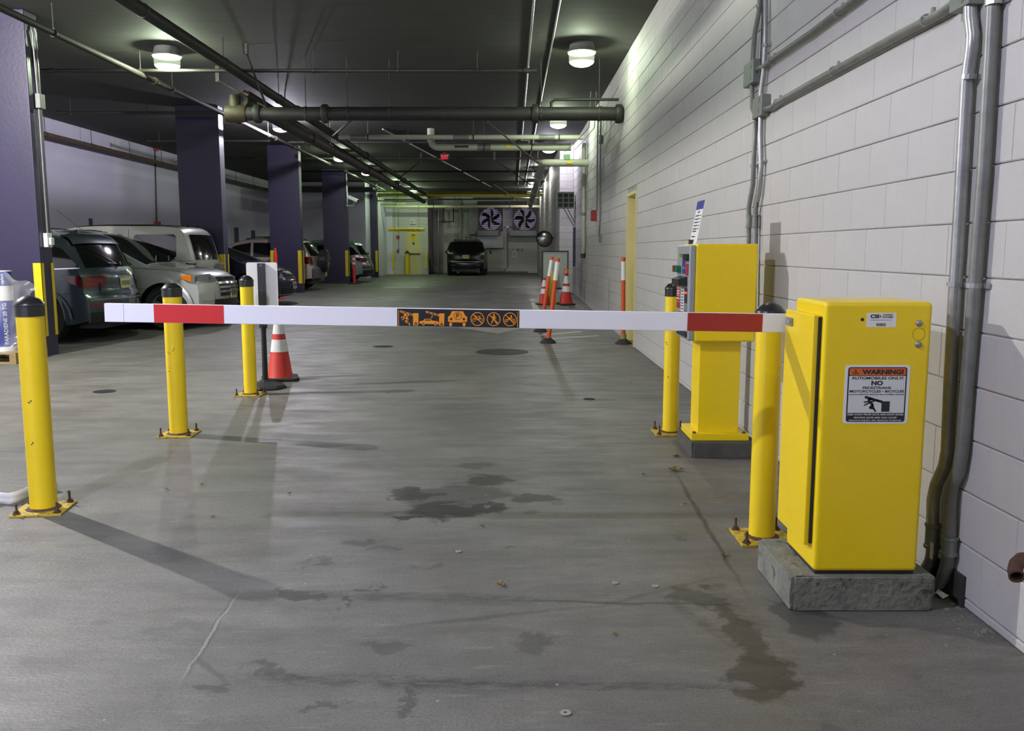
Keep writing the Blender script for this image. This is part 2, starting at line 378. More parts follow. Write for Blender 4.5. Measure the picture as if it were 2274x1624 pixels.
floor_patch([(1120,637),(1202,637),(1202,638.6),(1120,638.6)], m_paint, 'painted_stripe', 'thin bay line in front of the black vehicle')

# ------------------------------------------------------------------ block walls
BH, BL = 0.2032, 0.4064
def block_geo(u0, u1, z0, z1, T, t=0.03, g=0.0022, gv=0.0006, bv=0.0045, bu=0.0022):
    u0 += gv; u1 -= gv; z0 += g; z1 -= g
    P = [(u0,z0),(u1,z0),(u1,z1),(u0,z1)]; Q = [(u0+bu,z0+bv),(u1-bu,z0+bv),(u1-bu,z1-bv),(u0+bu,z1-bv)]
    vs = [T(a, c, -t) for a, c in P] + [T(a, c, -bv*0.7) for a, c in P] + [T(a, c, 0) for a, c in Q]
    fs = []
    for k in range(4):
        j = (k+1) % 4; fs += [(k, j, 4+j, 4+k), (4+k, 4+j, 8+j, 8+k)]
    fs.append((8, 9, 10, 11)); return vs, fs
def block_wall(parent, T, u0, u1, z0, z1, phase, holes=(), single=lambda u, z: False, zoff=0.037, m=None, name='concrete_block'):
    """T(u, z, n) -> point; joined remainder is one stuff part."""
    m = m or m_block
    rest = MB(); k = -1; shared = {}
    while True:
        a = zoff + k*BH; b = a + BH; k += 1
        if a >= z1: break
        ca, cb = max(a, z0), min(b, z1)
        if cb - ca < 0.02: continue
        ph = phase + (BL/2 if (k-1) % 2 else 0.0)
        j0 = math.floor((u0 - ph)/BL)
        u = ph + j0*BL
        while u < u1:
            segs = [(max(u, u0), min(u+BL, u1))]
            for (hu0, hu1, hz0, hz1) in holes:
                if hz0 < (ca+cb)/2 < hz1:
                    ns = []
                    for s0, s1 in segs:
                        if hu1 <= s0 or hu0 >= s1: ns.append((s0, s1))
                        else:
                            if hu0 > s0: ns.append((s0, hu0))
                            if hu1 < s1: ns.append((hu1, s1))
                    segs = ns
            for s0, s1 in segs:
                if s1 - s0 < 0.03: continue
                jit = random.uniform(-0.0012, 0.0012)
                if single((s0+s1)/2, (ca+cb)/2):
                    key = (round(s1-s0, 3), round(cb-ca, 3))
                    O = T(s0, ca, 0); M = None
                    if key not in shared:
                        vs, fs = block_geo(0, s1-s0, 0, cb-ca, lambda p, q, n_: T(s0+p, ca+q, n_) - O)
                        me = bpy.data.meshes.new(name); me.from_pydata([tuple(v) for v in vs], [], fs); me.materials.append(m); shared[key] = me
                    o = bpy.data.objects.new(name, shared[key]); C.objects.link(o); o.parent = parent
                    o.location = T(s0, ca, jit) - Vector(parent.location)
                else:
                    vs, fs = block_geo(s0, s1, ca, cb, lambda p, q, n_: T(p, q, n_ + jit) - Vector(parent.location)); rest.add(vs, fs)
            u += BL
    if rest.v:
        o = rest.build(name + '_courses', m, parent, origin=None); o['kind'] = 'stuff'
        o['label'] = 'farther painted block courses'
# right wall -------------------------------------------------------
DOOR = (12.25, 13.25, 0.0, 2.20)          # recessed door
VENT = (17.2, 18.0, 0.9, 2.0)
wb = MB(); T1 = 0.009
for a, c, z0, z1 in [(-1.3, DOOR[0], 0, ZC), (DOOR[0], DOOR[1], DOOR[3], ZC), (DOOR[1], 24.9, 0, ZC)]:
    wb.box((WX+T1, a, z0), (WX+0.35, c, z1))
wall_r = tag(wb.build('wall_right', m_mortar, origin=(WX, 0, 0)), 'white painted concrete block wall on the right', kind='structure')
block_wall(wall_r, lambda u, z, n: V((WX - n, u, z)), -1.2, 24.88, 0.0, ZC-0.005, 0.236, holes=[DOOR],
           single=lambda u, z: 2.75 < u < 9.3 and z < 1.356 + 0.41*(u+0.35) and z > 1.356 - 0.48*(u+0.35))
# the pier and the second stretch of the right wall
wb = MB(); wb.box((1.36, 24.9+T1, 0), (WX+0.35, 25.3, ZC))
pier = tag(wb.build('wall_pier', m_mortar, origin=(1.36, 24.9, 0)), 'pale lilac-lit block pier facing the lane', kind='structure')
block_wall(pier, lambda u, z, n: V((u, 24.9 - n, z)), 1.345, WX, 0.0, ZC-0.005, 1.345, single=lambda u, z: z > 0.15)
wb = MB(); wb.box((1.36+T1, 25.0, 0), (1.7, 47.3, ZC))
wall_r2 = tag(wb.build('wall_right_far', m_mortar, origin=(1.36, 25, 0)), 'far stretch of block wall beyond the pier', kind='structure')
block_wall(wall_r2, lambda u, z, n: V((1.36 - n, u, z)), 24.93, 47.28, 0.0, ZC-0.005, 25.0)
# left and back ------------------------------------------------------
mb = MB(); mb.box((-10.75, -1.3, -0.05), (-10.4, 38.0, ZC)); tag(mb.build('wall_left', m_lwall), 'smooth pale wall behind the parked cars', kind='structure')
mb = MB(); mb.box((-10.75, 38.0, 0), (-6.32, 38.3, ZC)); tag(mb.build('wall_bay_end', m_lwall), 'pale end wall of the parking bays', kind='structure')
mb = MB(); mb.box((-6.62, 38.3, 0), (-6.32, 44.4, ZC)); tag(mb.build('wall_recess_side', m_lwall), 'side wall of the far recess', kind='structure')
DY = 44.3
ddoor = (at(901, 560, DY).x, at(936, 560, DY).x, 0.0, at(916, 510, DY).z)
mb = MB()
xr = at(951, 560, DY).x
mb.box((-6.4, DY+T1, 0), (ddoor[0], DY+0.3, ZC)); mb.box((ddoor[1], DY+T1, 0), (xr, DY+0.3, ZC)); mb.box((ddoor[0], DY+T1, ddoor[3]), (ddoor[1], DY+0.3, ZC))
mb.box((xr-0.25, DY+0.3, 0), (xr, 47.3, ZC))
wall_d = tag(mb.build('wall_door_side', m_mortar, origin=(xr, DY, 0)), 'greenish block wall around the yellow exit door', kind='structure')
block_wall(wall_d, lambda u, z, n: V((u, DY - n, z)), at(873, 560, DY).x, xr, FLZ, ZC-0.01, -5.5, holes=[ddoor], m=m_block)
mb = MB(); mb.box((-6.32, DY-0.06, 0), (at(873, 560, DY).x, DY+0.02, ZC)); o = mb.build('smooth_wall_panel', m_lwall, wall_d, origin=(0, 0, 0)); o.location = -Vector(wall_d.location); o['label'] = 'smooth painted stretch left of the exit door'
BY = 47.2
mb = MB(); mb.box((-5.2, BY+T1, 0), (2.0, BY+0.3, ZC))
wall_b = tag(mb.build('wall_back', m_mortar, origin=(0, BY, 0)), 'white block wall at the far end', kind='structure')
block_wall(wall_b, lambda u, z, n: V((u, BY - n, z)), xr, 1.36, FLZ, ZC-0.01, -5.5)
# unseen entrance walls, opening shaped to keep daylight on the near floor; ceiling
mb = MB(); mb.box((-10.75, 1.1, 0), (-4.5, 1.3, ZC)); mb.box((-4.5, 1.1, 2.35), (-1.6, 1.3, ZC)); mb.box((-1.6, -1.5, 0), (-1.4, 1.3, ZC)); mb.box((-1.4, -1.5, 0), (2.1, -1.3, ZC))
tag(mb.build('wall_entrance_shaped', m_lwall), 'unseen entrance wall shaped to confine the daylight', kind='structure')
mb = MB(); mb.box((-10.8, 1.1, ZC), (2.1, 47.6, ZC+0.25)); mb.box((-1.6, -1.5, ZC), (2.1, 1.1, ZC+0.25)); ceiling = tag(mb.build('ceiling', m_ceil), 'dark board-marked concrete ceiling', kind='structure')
# ------------------------------------------------------------------ purple columns with yellow corner guards
COLY = [11.16, 18.28, 25.0, 32.1, 39.2]
CL = ['purple column at the left edge of the picture, a conduit and switch boxes on its side',
      'purple column rising behind the boxy silver car', 'purple column beside the tan car with a spare wheel',
      'purple column carrying the security camera', 'farthest purple column, next to the exit door wall']
columns = []
for i, y in enumerate(COLY):
    r = tag(empty('column', (-6.45, y+0.15, zf(y))), CL[i], 'column', 'purple concrete columns along the parking bays')
    mb = MB(); mb.box((-0.44, -0.15, -0.02), (0.44, 0.15, ZC-zf(y))); mb.build('shaft', m_purple, r, bevel=0.012)
    for sx, sy in ((1, -1), (-1, -1), (1, 1)):
        g = MB(); x0, x1 = (0.34, 0.446) if sx > 0 else (-0.446, -0.34)
        if sy < 0: g.box((x0, -0.156, 0.26), (x1, -0.15, 1.2))
        if sx > 0:
            if sy < 0: g.box((0.44, -0.156, 0.26), (0.446, -0.09, 1.2))
            else: g.box((0.44, 0.09, 0.26), (0.446, 0.156, 1.2)); g.box((0.34, 0.15, 0.26), (0.446, 0.156, 1.2))
        g.build('corner_guard', m_guard, r)
    columns.append(r)
c1 = columns[0]; O1 = V(c1.location)
# conduits and boxes on the first column's side
mb = MB(); mb.tube([V((0.30,-0.02,4.27)), V((0.42,-0.02,4.2)), V((0.47,-0.02,4.05)), V((0.46,0,3.8)), V((0.462,0.02,3.25)), V((0.462,0.02,1.55))], 0.013, 8); mb.build('conduit', m_galvd, c1, smooth=60)
mb = MB(); mb.tube([V((0.34,0.03,4.27)), V((0.46,0.03,4.2)), V((0.49,0.03,4.05)), V((0.465,0.05,3.8)), V((0.465,0.06,3.3))], 0.011, 8); mb.build('conduit', m_galv, c1, smooth=60)
mb = MB(); mb.box((0.44, -0.03, 3.14), (0.51, 0.10, 3.32)); mb.build('junction_box', m_boxg, c1, bevel=0.006)
mb = MB(); mb.box((0.44, -0.06, 1.40), (0.50, 0.06, 1.58)); mb.box((0.50, -0.03, 1.43), (0.53, 0.05, 1.52)); mb.build('outlet_box', m_white, c1, bevel=0.006)

# ------------------------------------------------------------------ ceiling lamps
def lens_mat(name, col, e, f):
    m = bpy.data.materials.new(name); m.use_nodes = True; nt = m.node_tree; nt.nodes.clear(); N = nt.nodes; L = nt.links
    o = N.new('ShaderNodeOutputMaterial'); mx = N.new('ShaderNodeMixShader'); t = N.new('ShaderNodeBsdfTransparent'); em = N.new('ShaderNodeEmission')
    em.inputs[0].default_value = (*col, 1); em.inputs[1].default_value = e; mx.inputs[0].default_value = f
    L.new(t.outputs[0], mx.inputs[1]); L.new(em.outputs[0], mx.inputs[2]); L.new(mx.outputs[0], o.inputs[0]); return m
LENS = {}
def lamp_mats(tint):
    if tint not in LENS:
        col = {'green': GREEN, 'white': WHITE, 'lilac': LILAC, 'vert': (0.72, 1.0, 0.6), 'fill_lilac': (0.74, 0.76, 1.0)}[tint]
        LENS[tint] = (lens_mat('lamp_lens_bowl_'+tint, col, 7.0, 0.45), lens_mat('lamp_lens_band_'+tint, col, 1.5, 0.5), lens_mat('lamp_lens_rim_'+tint, col, 6.0, 0.4))
    return LENS[tint]
m_house = mat('lamp_housing_grey', srgb(120, 124, 118), 0.55, 0.2)
def make_lamp(x, y, tint, label, power=1.0):
    r = tag(empty('ceiling_lamp', (x, y, ZC-0.335)), label, 'lamp', 'round drum lamps under the ceiling')
    a, b, c = lamp_mats(tint); n = 28
    ld = bpy.data.lights.new('lamp_bulb', 'POINT'); ld.energy = 90*LAMP*power; ld.color = {'green': GREEN, 'white': WHITE, 'lilac': LILAC, 'vert': (0.72, 1.0, 0.6), 'fill_lilac': (0.74, 0.76, 1.0)}[tint]; ld.shadow_soft_size = 0.035
    lo = bpy.data.objects.new('lamp_bulb', ld); C.objects.link(lo); lo.parent = r; lo.location = (0, 0, 0.13)
    mb = MB(); mb.lathe([(0, 0.333), (0.165, 0.333), (0.175, 0.30), (0.185, 0.25), (0.205, 0.22), (0.212, 0.212), (0.208, 0.205), (0.19, 0.20), (0, 0.20)], n=n); mb.build('housing', m_house, r, smooth=40)
    mb = MB()
    mb.lathe([(0.196, 0.205), (0.196, 0.185), (0.184, 0.178)], n=n, m=c)
    mb.lathe([(0.184, 0.178), (0.180, 0.075)], n=n, m=b)
    mb.lathe([(0.180, 0.075), (0.165, 0.05), (0.12, 0.022), (0.06, 0.006), (0, 0.0)], n=n, m=a)
    g = mb.build('prismatic_lens', None, r, smooth=40, fix=False)
    return r
LAMPS = [(-6.45, 7.5, 'white', 'drum lamp ahead of the first purple column, above the left bollards', 25.0),
         (-2.8, 1.45, 'fill_lilac', 'added unseen lamp at left, putting lilac light on the near floor', 9.0),  # extra lamp, added only to tint the near floor lilac
         (1.0, 0.3, 'white', 'drum lamp just inside the entrance, behind the viewer at right', 0.8),
         (-5.05, 13.2, 'green', 'drum lamp at upper left with a shadow ring on the ceiling', 2.0),
         (-5.15, 19.9, 'lilac', 'drum lamp half hidden below the big cross pipe', 7.5),
         (-5.12, 26.4, 'green', 'third lamp of the left row, beside the long dark pipes'),
         (-5.12, 31.2, 'green', 'fourth lamp of the left row, above the security camera'),
         (-5.0, 38.0, 'vert', 'lamp of the left row near the far green pipes', 1.3),
         (-4.7, 41.9, 'vert', 'last lamp of the left row, before the exit door', 1.5),
         (1.0, 6.4, 'green', 'drum lamp above the ticket machine, beside the block wall', 0.5),
         (1.0, 12.95, 'green', 'drum lamp at upper right close to the block wall'),
         (1.0, 19.3, 'green', 'second lamp of the right row, under the big cross pipe'),
         (1.0, 24.1, 'lilac', 'third lamp of the right row, by the white pipe elbow', 1.9),
         (0.9, 31.6, 'white', 'lamp left of the long white pipe'),
         (0.85, 37.0, 'white', 'next to last lamp of the right row'),
         (0.9, 42.5, 'white', 'last lamp of the right row, before the fans')]
for L_ in LAMPS: make_lamp(*L_)

# ------------------------------------------------------------------ pipes
def pipe(name, label, path, r, m, hang=(), coup=(), group=None, n=14, ring=True, cat='pipe', flange=None):
    og = Vector(path[0]); rt = tag(empty(name, og), label, cat, group)
    mb = MB(); mb.tube([Vector(p) - og for p in path], r, n); mb.build('pipe_run', m, rt, smooth=40)
    for p in hang:
        p = Vector(p) - og; q = MB(); q.tube([p + V((0,0,r)), V((p.x, p.y, ZC-0.001-og.z))], 0.007, 6)
        q.build('hanger_rod', m_dsteel, rt)
        d = (Vector(path[-1]) - Vector(path[0])).normalized(); k = MB(); k.lathe([(r+0.001, -0.015), (r+0.009, -0.015), (r+0.009, 0.015), (r+0.001, 0.015)], p, 12, ax=d); k.build('hanger_ring', m_dsteel, rt)
    for p, d in coup:
        k = MB(); k.lathe([(0, -0.05), (r*1.28, -0.05), (r*1.38, -0.03), (r*1.38, 0.03), (r*1.28, 0.05), (0, 0.05)], Vector(p) - og, 14, ax=d); k.build('coupling', m, rt, smooth=40)
    return rt
YA = V((0,1,0)); XA = V((1,0,0))
Zr = lambda z: CAMZ + z
# long runs down the garage
pipe('sprinkler_main', 'long slim iron pipe passing in front of the purple columns', [(-5.52, 5, Zr(2.6)), (-5.52, 38.5, Zr(2.6))], 0.042, m_pipe,
     hang=[(-5.52, y, Zr(2.6)) for y in (10.9, 14.6, 20.2, 24.4, 28.9, 33.5)], coup=[((-5.52, y, Zr(2.6)), YA) for y in (9.5, 13.9, 18.1, 20.8, 22.5, 26.8, 31.1, 35.3)])
pipe('drain_main', 'thick dark pipe running overhead from upper left to the far end', [(-4.03, 3, Zr(2.6)), (-4.03, 43, Zr(2.6))], 0.075, m_pipeb,
     hang=[(-4.03, y, Zr(2.6)) for y in (9.9, 12.6, 15.5, 19.5, 23.5, 27.5, 31.5)], coup=[((-4.03, y, Zr(2.6)), YA) for y in (16.8, 24.5, 33)])
pipe('drain_main', 'second thick dark pipe below the lamps, starting at the big cross pipe', [(-4.2, 13.9, Zr(2.32)), (-4.2, 42, Zr(2.32))], 0.105, m_pipe,
     hang=[(-4.2, y, Zr(2.32)) for y in (16.6, 20.6, 24.6, 28.6, 32.6, 36.6)], coup=[((-4.2, y, Zr(2.32)), YA) for y in (18.5, 25.5, 32)])
pipe('drain_branch', 'rust-brown pipe squeezed between the two thick dark ones', [(-4.45, 15, Zr(2.62)), (-4.45, 42, Zr(2.5))], 0.055, m_brown,
     hang=[(-4.45, y, Zr(2.6)) for y in (17.5, 22, 27, 32)])
zz = Zr(2.11)
pipe('cross_pipe', 'very thick dark pipe crossing the lane just under the ceiling to the block wall', [(-4.2, 13.9, zz), (WX+0.01, 13.9, zz)], 0.105, m_pipeb, n=20,
     hang=[(x, 13.9, zz) for x in (-3.2, -2.55, -1.9, 0.45, 1.35)], coup=[((x, 13.9, zz), XA) for x in (-3.95, -2.9, 0.36, 1.66)])
mb = MB(); mb.lathe([(0, -0.16), (0.12, -0.16), (0.135, -0.1), (0.135, 0.1), (0.12, 0.16), (0, 0.16)], (-4.28, 13.9, zz), 16, axis='x'); mb.lathe([(0.09,0),(0.09,0.28),(0.0,0.3)], (-4.3,13.9,zz), 14, axis='z')
tag(mb.build('pipe_tee', mat('olive_cast_tee', srgb(58, 52, 30), 0.6, var=0.3, vscale=12), smooth=40), 'olive cast tee fitting at the left end of the big cross pipe', 'pipe fitting')
CR = 'slim black sprinkler pipes crossing the ceiling'
for (yy, x0, x1, Y, lab, hx) in [
    (157, 92, 1192, 13.4, 'nearest slim black cross pipe under the dark ceiling', (0.2, 0.55, 0.72, 0.88)),
    (251, 124, 530, 17.6, 'slim black pipe reaching left past the second purple column', (0.08, 0.5)),
    (313, 326, 600, 22.3, 'slim black pipe between the second and third purple columns', (0.1, 0.4)),
    (316, 640, 1173, 22.3, 'slim black cross pipe just above the red exit sign pipe', (0.2, 0.5, 0.8)),
    (352, 500, 1205, 26.7, 'slim black cross pipe behind the hanging red exit sign', (0.35, 0.55, 0.85)),
    (381, 655, 1200, 31.0, 'slim black cross pipe level with the top of the camera column', (0.3, 0.6, 0.9)),
    (403, 655, 1210, 35.2, 'slim black cross pipe near the third lamp row', (0.3, 0.6)),
    (420, 655, 1215, 38.9, 'slim black cross pipe above the yellow pipe', (0.4, 0.7)),
    (443, 816, 1140, 43.8, 'slim dark cross pipe low over the far end', (0.3, 0.6))]:
    a, b = at(x0, yy, Y), at(x1, yy, Y); b.z = a.z
    pipe('sprinkler_pipe', lab, [a, b], 0.028, m_pipeb, hang=[a.lerp(b, t) for t in hx], coup=[(a.lerp(b, 0.02), XA), (a.lerp(b, 0.98), XA)], group=CR, n=10)
# far coloured pipes
for (yy, x0, x1, Y, th, col, lab) in [
    (433, 816, 1224, 41.0, 7, srgb(190, 180, 40), 'yellow gas pipe crossing the far end'),
    (425, 816, 905, 40.0, 4, srgb(150, 170, 60), 'greenish pipe left of the thick dark pipes, upper one'),
    (436.5, 817, 905, 40.6, 3.5, srgb(150, 180, 90), 'pale green pipe under the yellow one'),
    (446, 817, 905, 41.6, 3, srgb(130, 140, 80), 'thin olive pipe over the far recess, upper of two'),
    (454, 817, 900, 42.4, 3, srgb(130, 140, 90), 'thin olive pipe over the far recess, lower of two'),
    (459, 850, 1226, 43.4, 6, srgb(190, 190, 160), 'cream insulated pipe above the fans and exit door'),
    (427, 930, 1224, 40.4, 3, srgb(120, 112, 70), 'dull brass pipe just above the yellow gas pipe'),
    (440, 1050, 1224, 42.6, 3, srgb(96, 96, 84), 'grey conduit below the yellow gas pipe')]:
    a, b = at(x0, yy, Y), at(x1, yy, Y); b.z = a.z
    pipe('service_pipe', lab, [a, b], th/F*Y/2, mat('pipe_paint_%d_%d' % (int(yy), x0), col, 0.5, var=0.12), hang=[a.lerp(b, 0.3), a.lerp(b, 0.75)], group='service pipes crossing the far end', n=10)
# big dark soffit duct in front of the bay end wall
a, b = at(645, 421, 37.5), at(830, 421, 37.5)
mb = MB(); mb.box((a.x, 37.3, a.z-0.09), (b.x, 37.99, a.z+0.09)); tag(mb.build('duct', m_dsteel, bevel=0.01), 'dark flat duct above the bay end wall', 'duct')
# white insulated pipes
a = at(752, 305, 20.2); b = at(1296, 307, 20.2); b.z = a.z
r = pipe('insulated_pipe', 'thin white insulated pipe crossing above the exit sign', [a, b], 0.055, m_insul, hang=[a.lerp(b, t) for t in (0.12, 0.55, 0.9)])
for t in (0.08, 0.5, 0.85):
    k = MB(); k.lathe([(0.057, -0.18), (0.062, -0.18), (0.062, 0.18), (0.057, 0.18)], V((b.x-a.x, 0, 0))*t, 14, axis='x'); k.build('grey_sleeve', m_galvd, r)
a = at(957, 327, 20.6); b = at(1268, 328, 20.6); b.z = a.z; top = V((a.x, a.y, a.z+0.42))
pth = [top, V((a.x, a.y, a.z+0.16)), V((a.x+0.03, a.y, a.z+0.06)), V((a.x+0.1, a.y, a.z+0.01)), V((a.x+0.2, a.y, a.z)), b]
r = pipe('insulated_pipe', 'thick white insulated pipe turning down with an elbow, left of the right lamps', pth, 0.082, m_insul, hang=[a.lerp(b, 0.38), a.lerp(b, 0.72)], n=16)
og = Vector(top)
k = MB(); k.lathe([(0.084, -0.15), (0.088, -0.15), (0.088, 0.15), (0.084, 0.15)], a.lerp(b, 0.38)-og, 14, axis='x'); k.build('grey_sleeve', m_galvd, r)
k = MB(); p = a.lerp(b, 0.22) - og; k.box((p.x-0.16, p.y-0.09, p.z-0.02), (p.x+0.16, p.y-0.078, p.z+0.03)); k.build('black_label', m_ink, r)
k = MB(); p = a.lerp(b, 0.55) - og; k.box((p.x-0.06, p.y-0.09, p.z-0.02), (p.x+0.06, p.y-0.078, p.z+0.03)); k.build('yellow_label', m_guard, r)
a = wp(1306, 362, WX); J = V((0.70, a.y, a.z)); e = V((0.70, 33.5, a.z - 0.28))
r = pipe('insulated_pipe', 'white wrapped pipe coming out of the block wall and turning away down the garage', [a, V((0.86, a.y, a.z)), V((0.75, a.y+0.05, a.z)), V((0.70, a.y+0.16, a.z)), e], 0.083, m_insul, hang=[V((0.7, 24, a.z-0.06)), V((0.7, 28.5, a.z-0.17))], n=18)
k = MB(); k.box((-0.5, -0.09, -0.02), (-0.36, -0.078, 0.03)); k.build('yellow_label', m_guard, r)
for y in (23.0, 27.3, 31.0):
    k = MB(); t = (y-a.y)/(33.5-a.y); k.lathe([(0, -0.03), (0.105, -0.03), (0.13, 0), (0.105, 0.03), (0, 0.03)], V((0.70, y, a.z-0.28*t)) - a, 16, axis='y'); k.build('wrap_collar', m_insul, r, smooth=40)
# sway braces
for i, (p, q, Y0, Y1, lab) in enumerate([((546, 116), (592, 238), 13.0, 13.9, 'dark sway brace rising from the tee fitting'), ((484, 178), (592, 240), 14.5, 13.9, 'dark sway brace slanting left from the tee fitting'),
        ((1084, 272), (1207, 372), 19.5, 20.5, 'olive sway brace slanting down to the white pipe elbow'), ((1098, 355), (1178, 410), 26.7, 28, 'dark sway brace slanting towards the long white pipe'),
        ((935, 358), (888, 394), 27, 28, 'dark sway brace slanting to the thick dark pipes'), ((1094, 408), (1150, 445), 36, 38, 'short dark sway brace near the far yellow pipe'), ((785, 262), (740, 302), 14.2, 16.8, 'short dark brace hanging below the big cross pipe')]):
    mb = MB(); mb.tube([at(*p, Y0), at(*q, Y1)], 0.018, 8); g = at(*p, Y0); mb.box((g.x-0.03, g.y-0.03, g.z-0.03), (g.x+0.03, g.y+0.03, ZC-0.002 if i != 6 else g.z+0.06))
    tag(mb.build('sway_brace', m_dsteel, smooth=40), lab, 'brace')
# pipe along the left wall
r = pipe('wall_pipe', 'brown pipe hung in rings along the top of the pale left wall', [(-10.1, 12, Zr(2.5)), (-10.1, 37.9, Zr(2.5))], 0.05, m_brown, hang=[(-10.1, y, Zr(2.5)) for y in (17.2, 19.3, 21.4, 23.5, 25.6, 28, 30.2, 32.4, 34.6)])
# thin ceiling conduits
for x, y1, lab in ((0.26, 40, 'left one of two thin conduits running along the ceiling'), (0.57, 40, 'right one of two thin conduits running along the ceiling')):
    mb = MB(); mb.tube([(x, 5, ZC-0.02), (x, y1, ZC-0.02)], 0.014, 8); tag(mb.build('ceiling_conduit', m_galv, smooth=60), lab, 'conduit')
p0 = at(850, 287, 20.5)
mb = MB(); mb.tube([V((hp(850, 287, ZC-0.02).x, hp(850, 287, ZC-0.02).y, ZC-0.02)), hp(1090, 415, ZC-0.02)], 0.025, 8); tag(mb.build('ceiling_conduit', m_galv, smooth=60), 'thin grey conduit crossing the ceiling on a slant', 'conduit')
p = at(1222, 222, 13.6)
mb = MB(); mb.tube([at(1224, 240, 13.85), at(1224, 228, 13.85), at(1232, 221, 13.85), at(1374, 221, 13.85)], 0.022, 8); tag(mb.build('short_pipe', m_pipeb, smooth=60), 'short black pipe with an elbow above the big cross pipe at right', 'pipe')

# ------------------------------------------------------------------ conduits on the right wall
XC = WX - 0.032
def wcond(name, label, pix, r, m, straps=(), fits=(), X=XC, extra=None):
    pts = [wp(a, b, X) for a, b in pix]; og = pts[0].copy(); rt = tag(empty(name, og), label, 'conduit')
    # round the bends
    mb = MB(); mb.tube([p - og for p in pts], r, 12); mb.build('conduit_run', m, rt, smooth=60)
    for a, b in straps:
        p = wp(a, b, X) - og; k = MB(); d = min(range(len(pts)-1), key=lambda i: ((pts[i]+pts[i+1])/2 - og - p).length); dd = (pts[d+1]-pts[d]).normalized()
        k.lathe([(r, -0.009), (r+0.005, -0.009), (r+0.005, 0.009), (r, 0.009)], p, 12, ax=dd); s = dd.cross(XA).normalized()
        k.hexa([p + V((x_, 0, 0)) + s*s_ + dd*d_ for x_, s_, d_ in [(0.02, r*0.8, -0.009), (0.03, r*0.8, -0.009), (0.03, r+0.03, -0.009), (0.02, r+0.03, -0.009), (0.02, r*0.8, 0.009), (0.03, r*0.8, 0.009), (0.03, r+0.03, 0.009), (0.02, r+0.03, 0.009)]])
        k.build('strap', m_galv, rt)
    for a, b, L_, rr in fits:
        p = wp(a, b, X) - og; k = MB(); k.lathe([(r, -L_/2), (rr, -L_/2), (rr, -L_/2+0.012), (rr-0.004, -L_/2+0.014), (rr-0.004, L_/2-0.014), (rr, L_/2-0.012), (rr, L_/2), (r, L_/2)], p, 12, axis='z'); k.build('coupling', m_boxg, rt, smooth=40)
    return rt
# pair behind the pay station
wcond('wall_conduit', 'left conduit of the pair rising behind the ticket machine', [(1689,-40),(1686,25),(1676,75),(1671,140),(1670,185),(1671,240),(1679,262),(1675,330),(1672,410),(1663,460),(1663,560),(1660,700)], 0.017, m_galvd, straps=[(1686,14),(1672,369)], fits=[(1664,492,0.09,0.024)])
wcond('wall_conduit', 'right conduit of the pair rising behind the ticket machine, shinier', [(1700,-40),(1699,60),(1697,150),(1690,205),(1690,240),(1688,300),(1690,370),(1685,430),(1677,470),(1676,560),(1674,700)], 0.017, m_galv, straps=[(1698,102),(1689,362)], fits=[(1678,492,0.09,0.024)])
wcond('wall_cable', 'thin dark cable between the conduit pair', [(1694,-40),(1692,60),(1687,180),(1684,320),(1682,470),(1681,560)], 0.005, m_blkp)
# two long level runs and their boxes
wcond('wall_conduit', 'upper dark conduit running level along the block wall', [(1672,158),(1700,146),(1716,132),(1800,74),(1900,-2),(2010,-90)], 0.019, m_galvd, straps=[(1711,135),(1860,28)])
wcond('wall_conduit', 'lower dark conduit running level along the block wall to the tall pair', [(1693,244),(1712,240),(1730,226),(1860,153),(2000,76),(2090,30),(2122,6),(2160,-18)], 0.02, m_galvd, straps=[(1724,229),(1850,158),(2056,45)])
for (x0,y0,x1,y1,lab) in [(1661,147,1681,182,'grey junction box on the left conduit'),(1681,221,1700,255,'grey junction box where the lower level conduit starts'),(2128,-30,2168,8,'grey junction box at the top of the tall conduit pair')]:
    a = wp(x0, y0, WX-0.03); b = wp(x1, y1, WX-0.03); rt = tag(empty('junction_box', (WX, (a.y+b.y)/2, b.z)), lab, 'junction box')
    h = a.z-b.z; w = abs(a.y-b.y)/2
    mb = MB(); mb.box((-0.06, -w, 0), (0, w, h)); mb.build('box_body', m_boxg, rt, bevel=0.004)
    mb = MB(); f = frame((-0.06, 0, h/2), (0,-1,0), (0,0,1)); mb.disc(w*0.35, h*0.28, 0.017, f, 0, 0.002); mb.disc(w*0.3, -h*0.2, 0.017, f, 0, 0.002); mb.build('knockout', m_galvd, rt)
# tall pair beside the gate cabinet
wcond('wall_conduit', 'left one of the two tall conduits beside the gate cabinet', [(2155,-20),(2155,40),(2160,80),(2158,110),(2148,180),(2133,450),(2118,700),(2110,850),(2104,1000),(2098,1035),(2080,1075),(2072,1110),(2071,1165),(2070,1230),(2066,1250),(2050,1275),(2035,1290)], 0.0245, m_galv, straps=[(2153,170),(2121,632)], fits=[(2071,1190,0.10,0.032)])
wcond('wall_conduit', 'right one of the two tall conduits beside the gate cabinet', [(2207,-20),(2200,120),(2185,380),(2165,640),(2148,850),(2137,1000),(2130,1045),(2115,1080),(2110,1120),(2108,1210),(2104,1250),(2094,1285),(2075,1312),(2062,1325)], 0.0245, m_galvd, straps=[(2208,6),(2164,634)], fits=[(2108,1212,0.075,0.032)])
mb = MB(); q = wp(2068, 1225, XC-0.026); mb.box((q.x-0.001, q.y-0.011, q.z-0.03), (q.x+0.002, q.y+0.011, q.z+0.035)); tag(mb.build('conduit_label', m_signw), 'small white maker sticker on the left tall conduit', 'sticker')
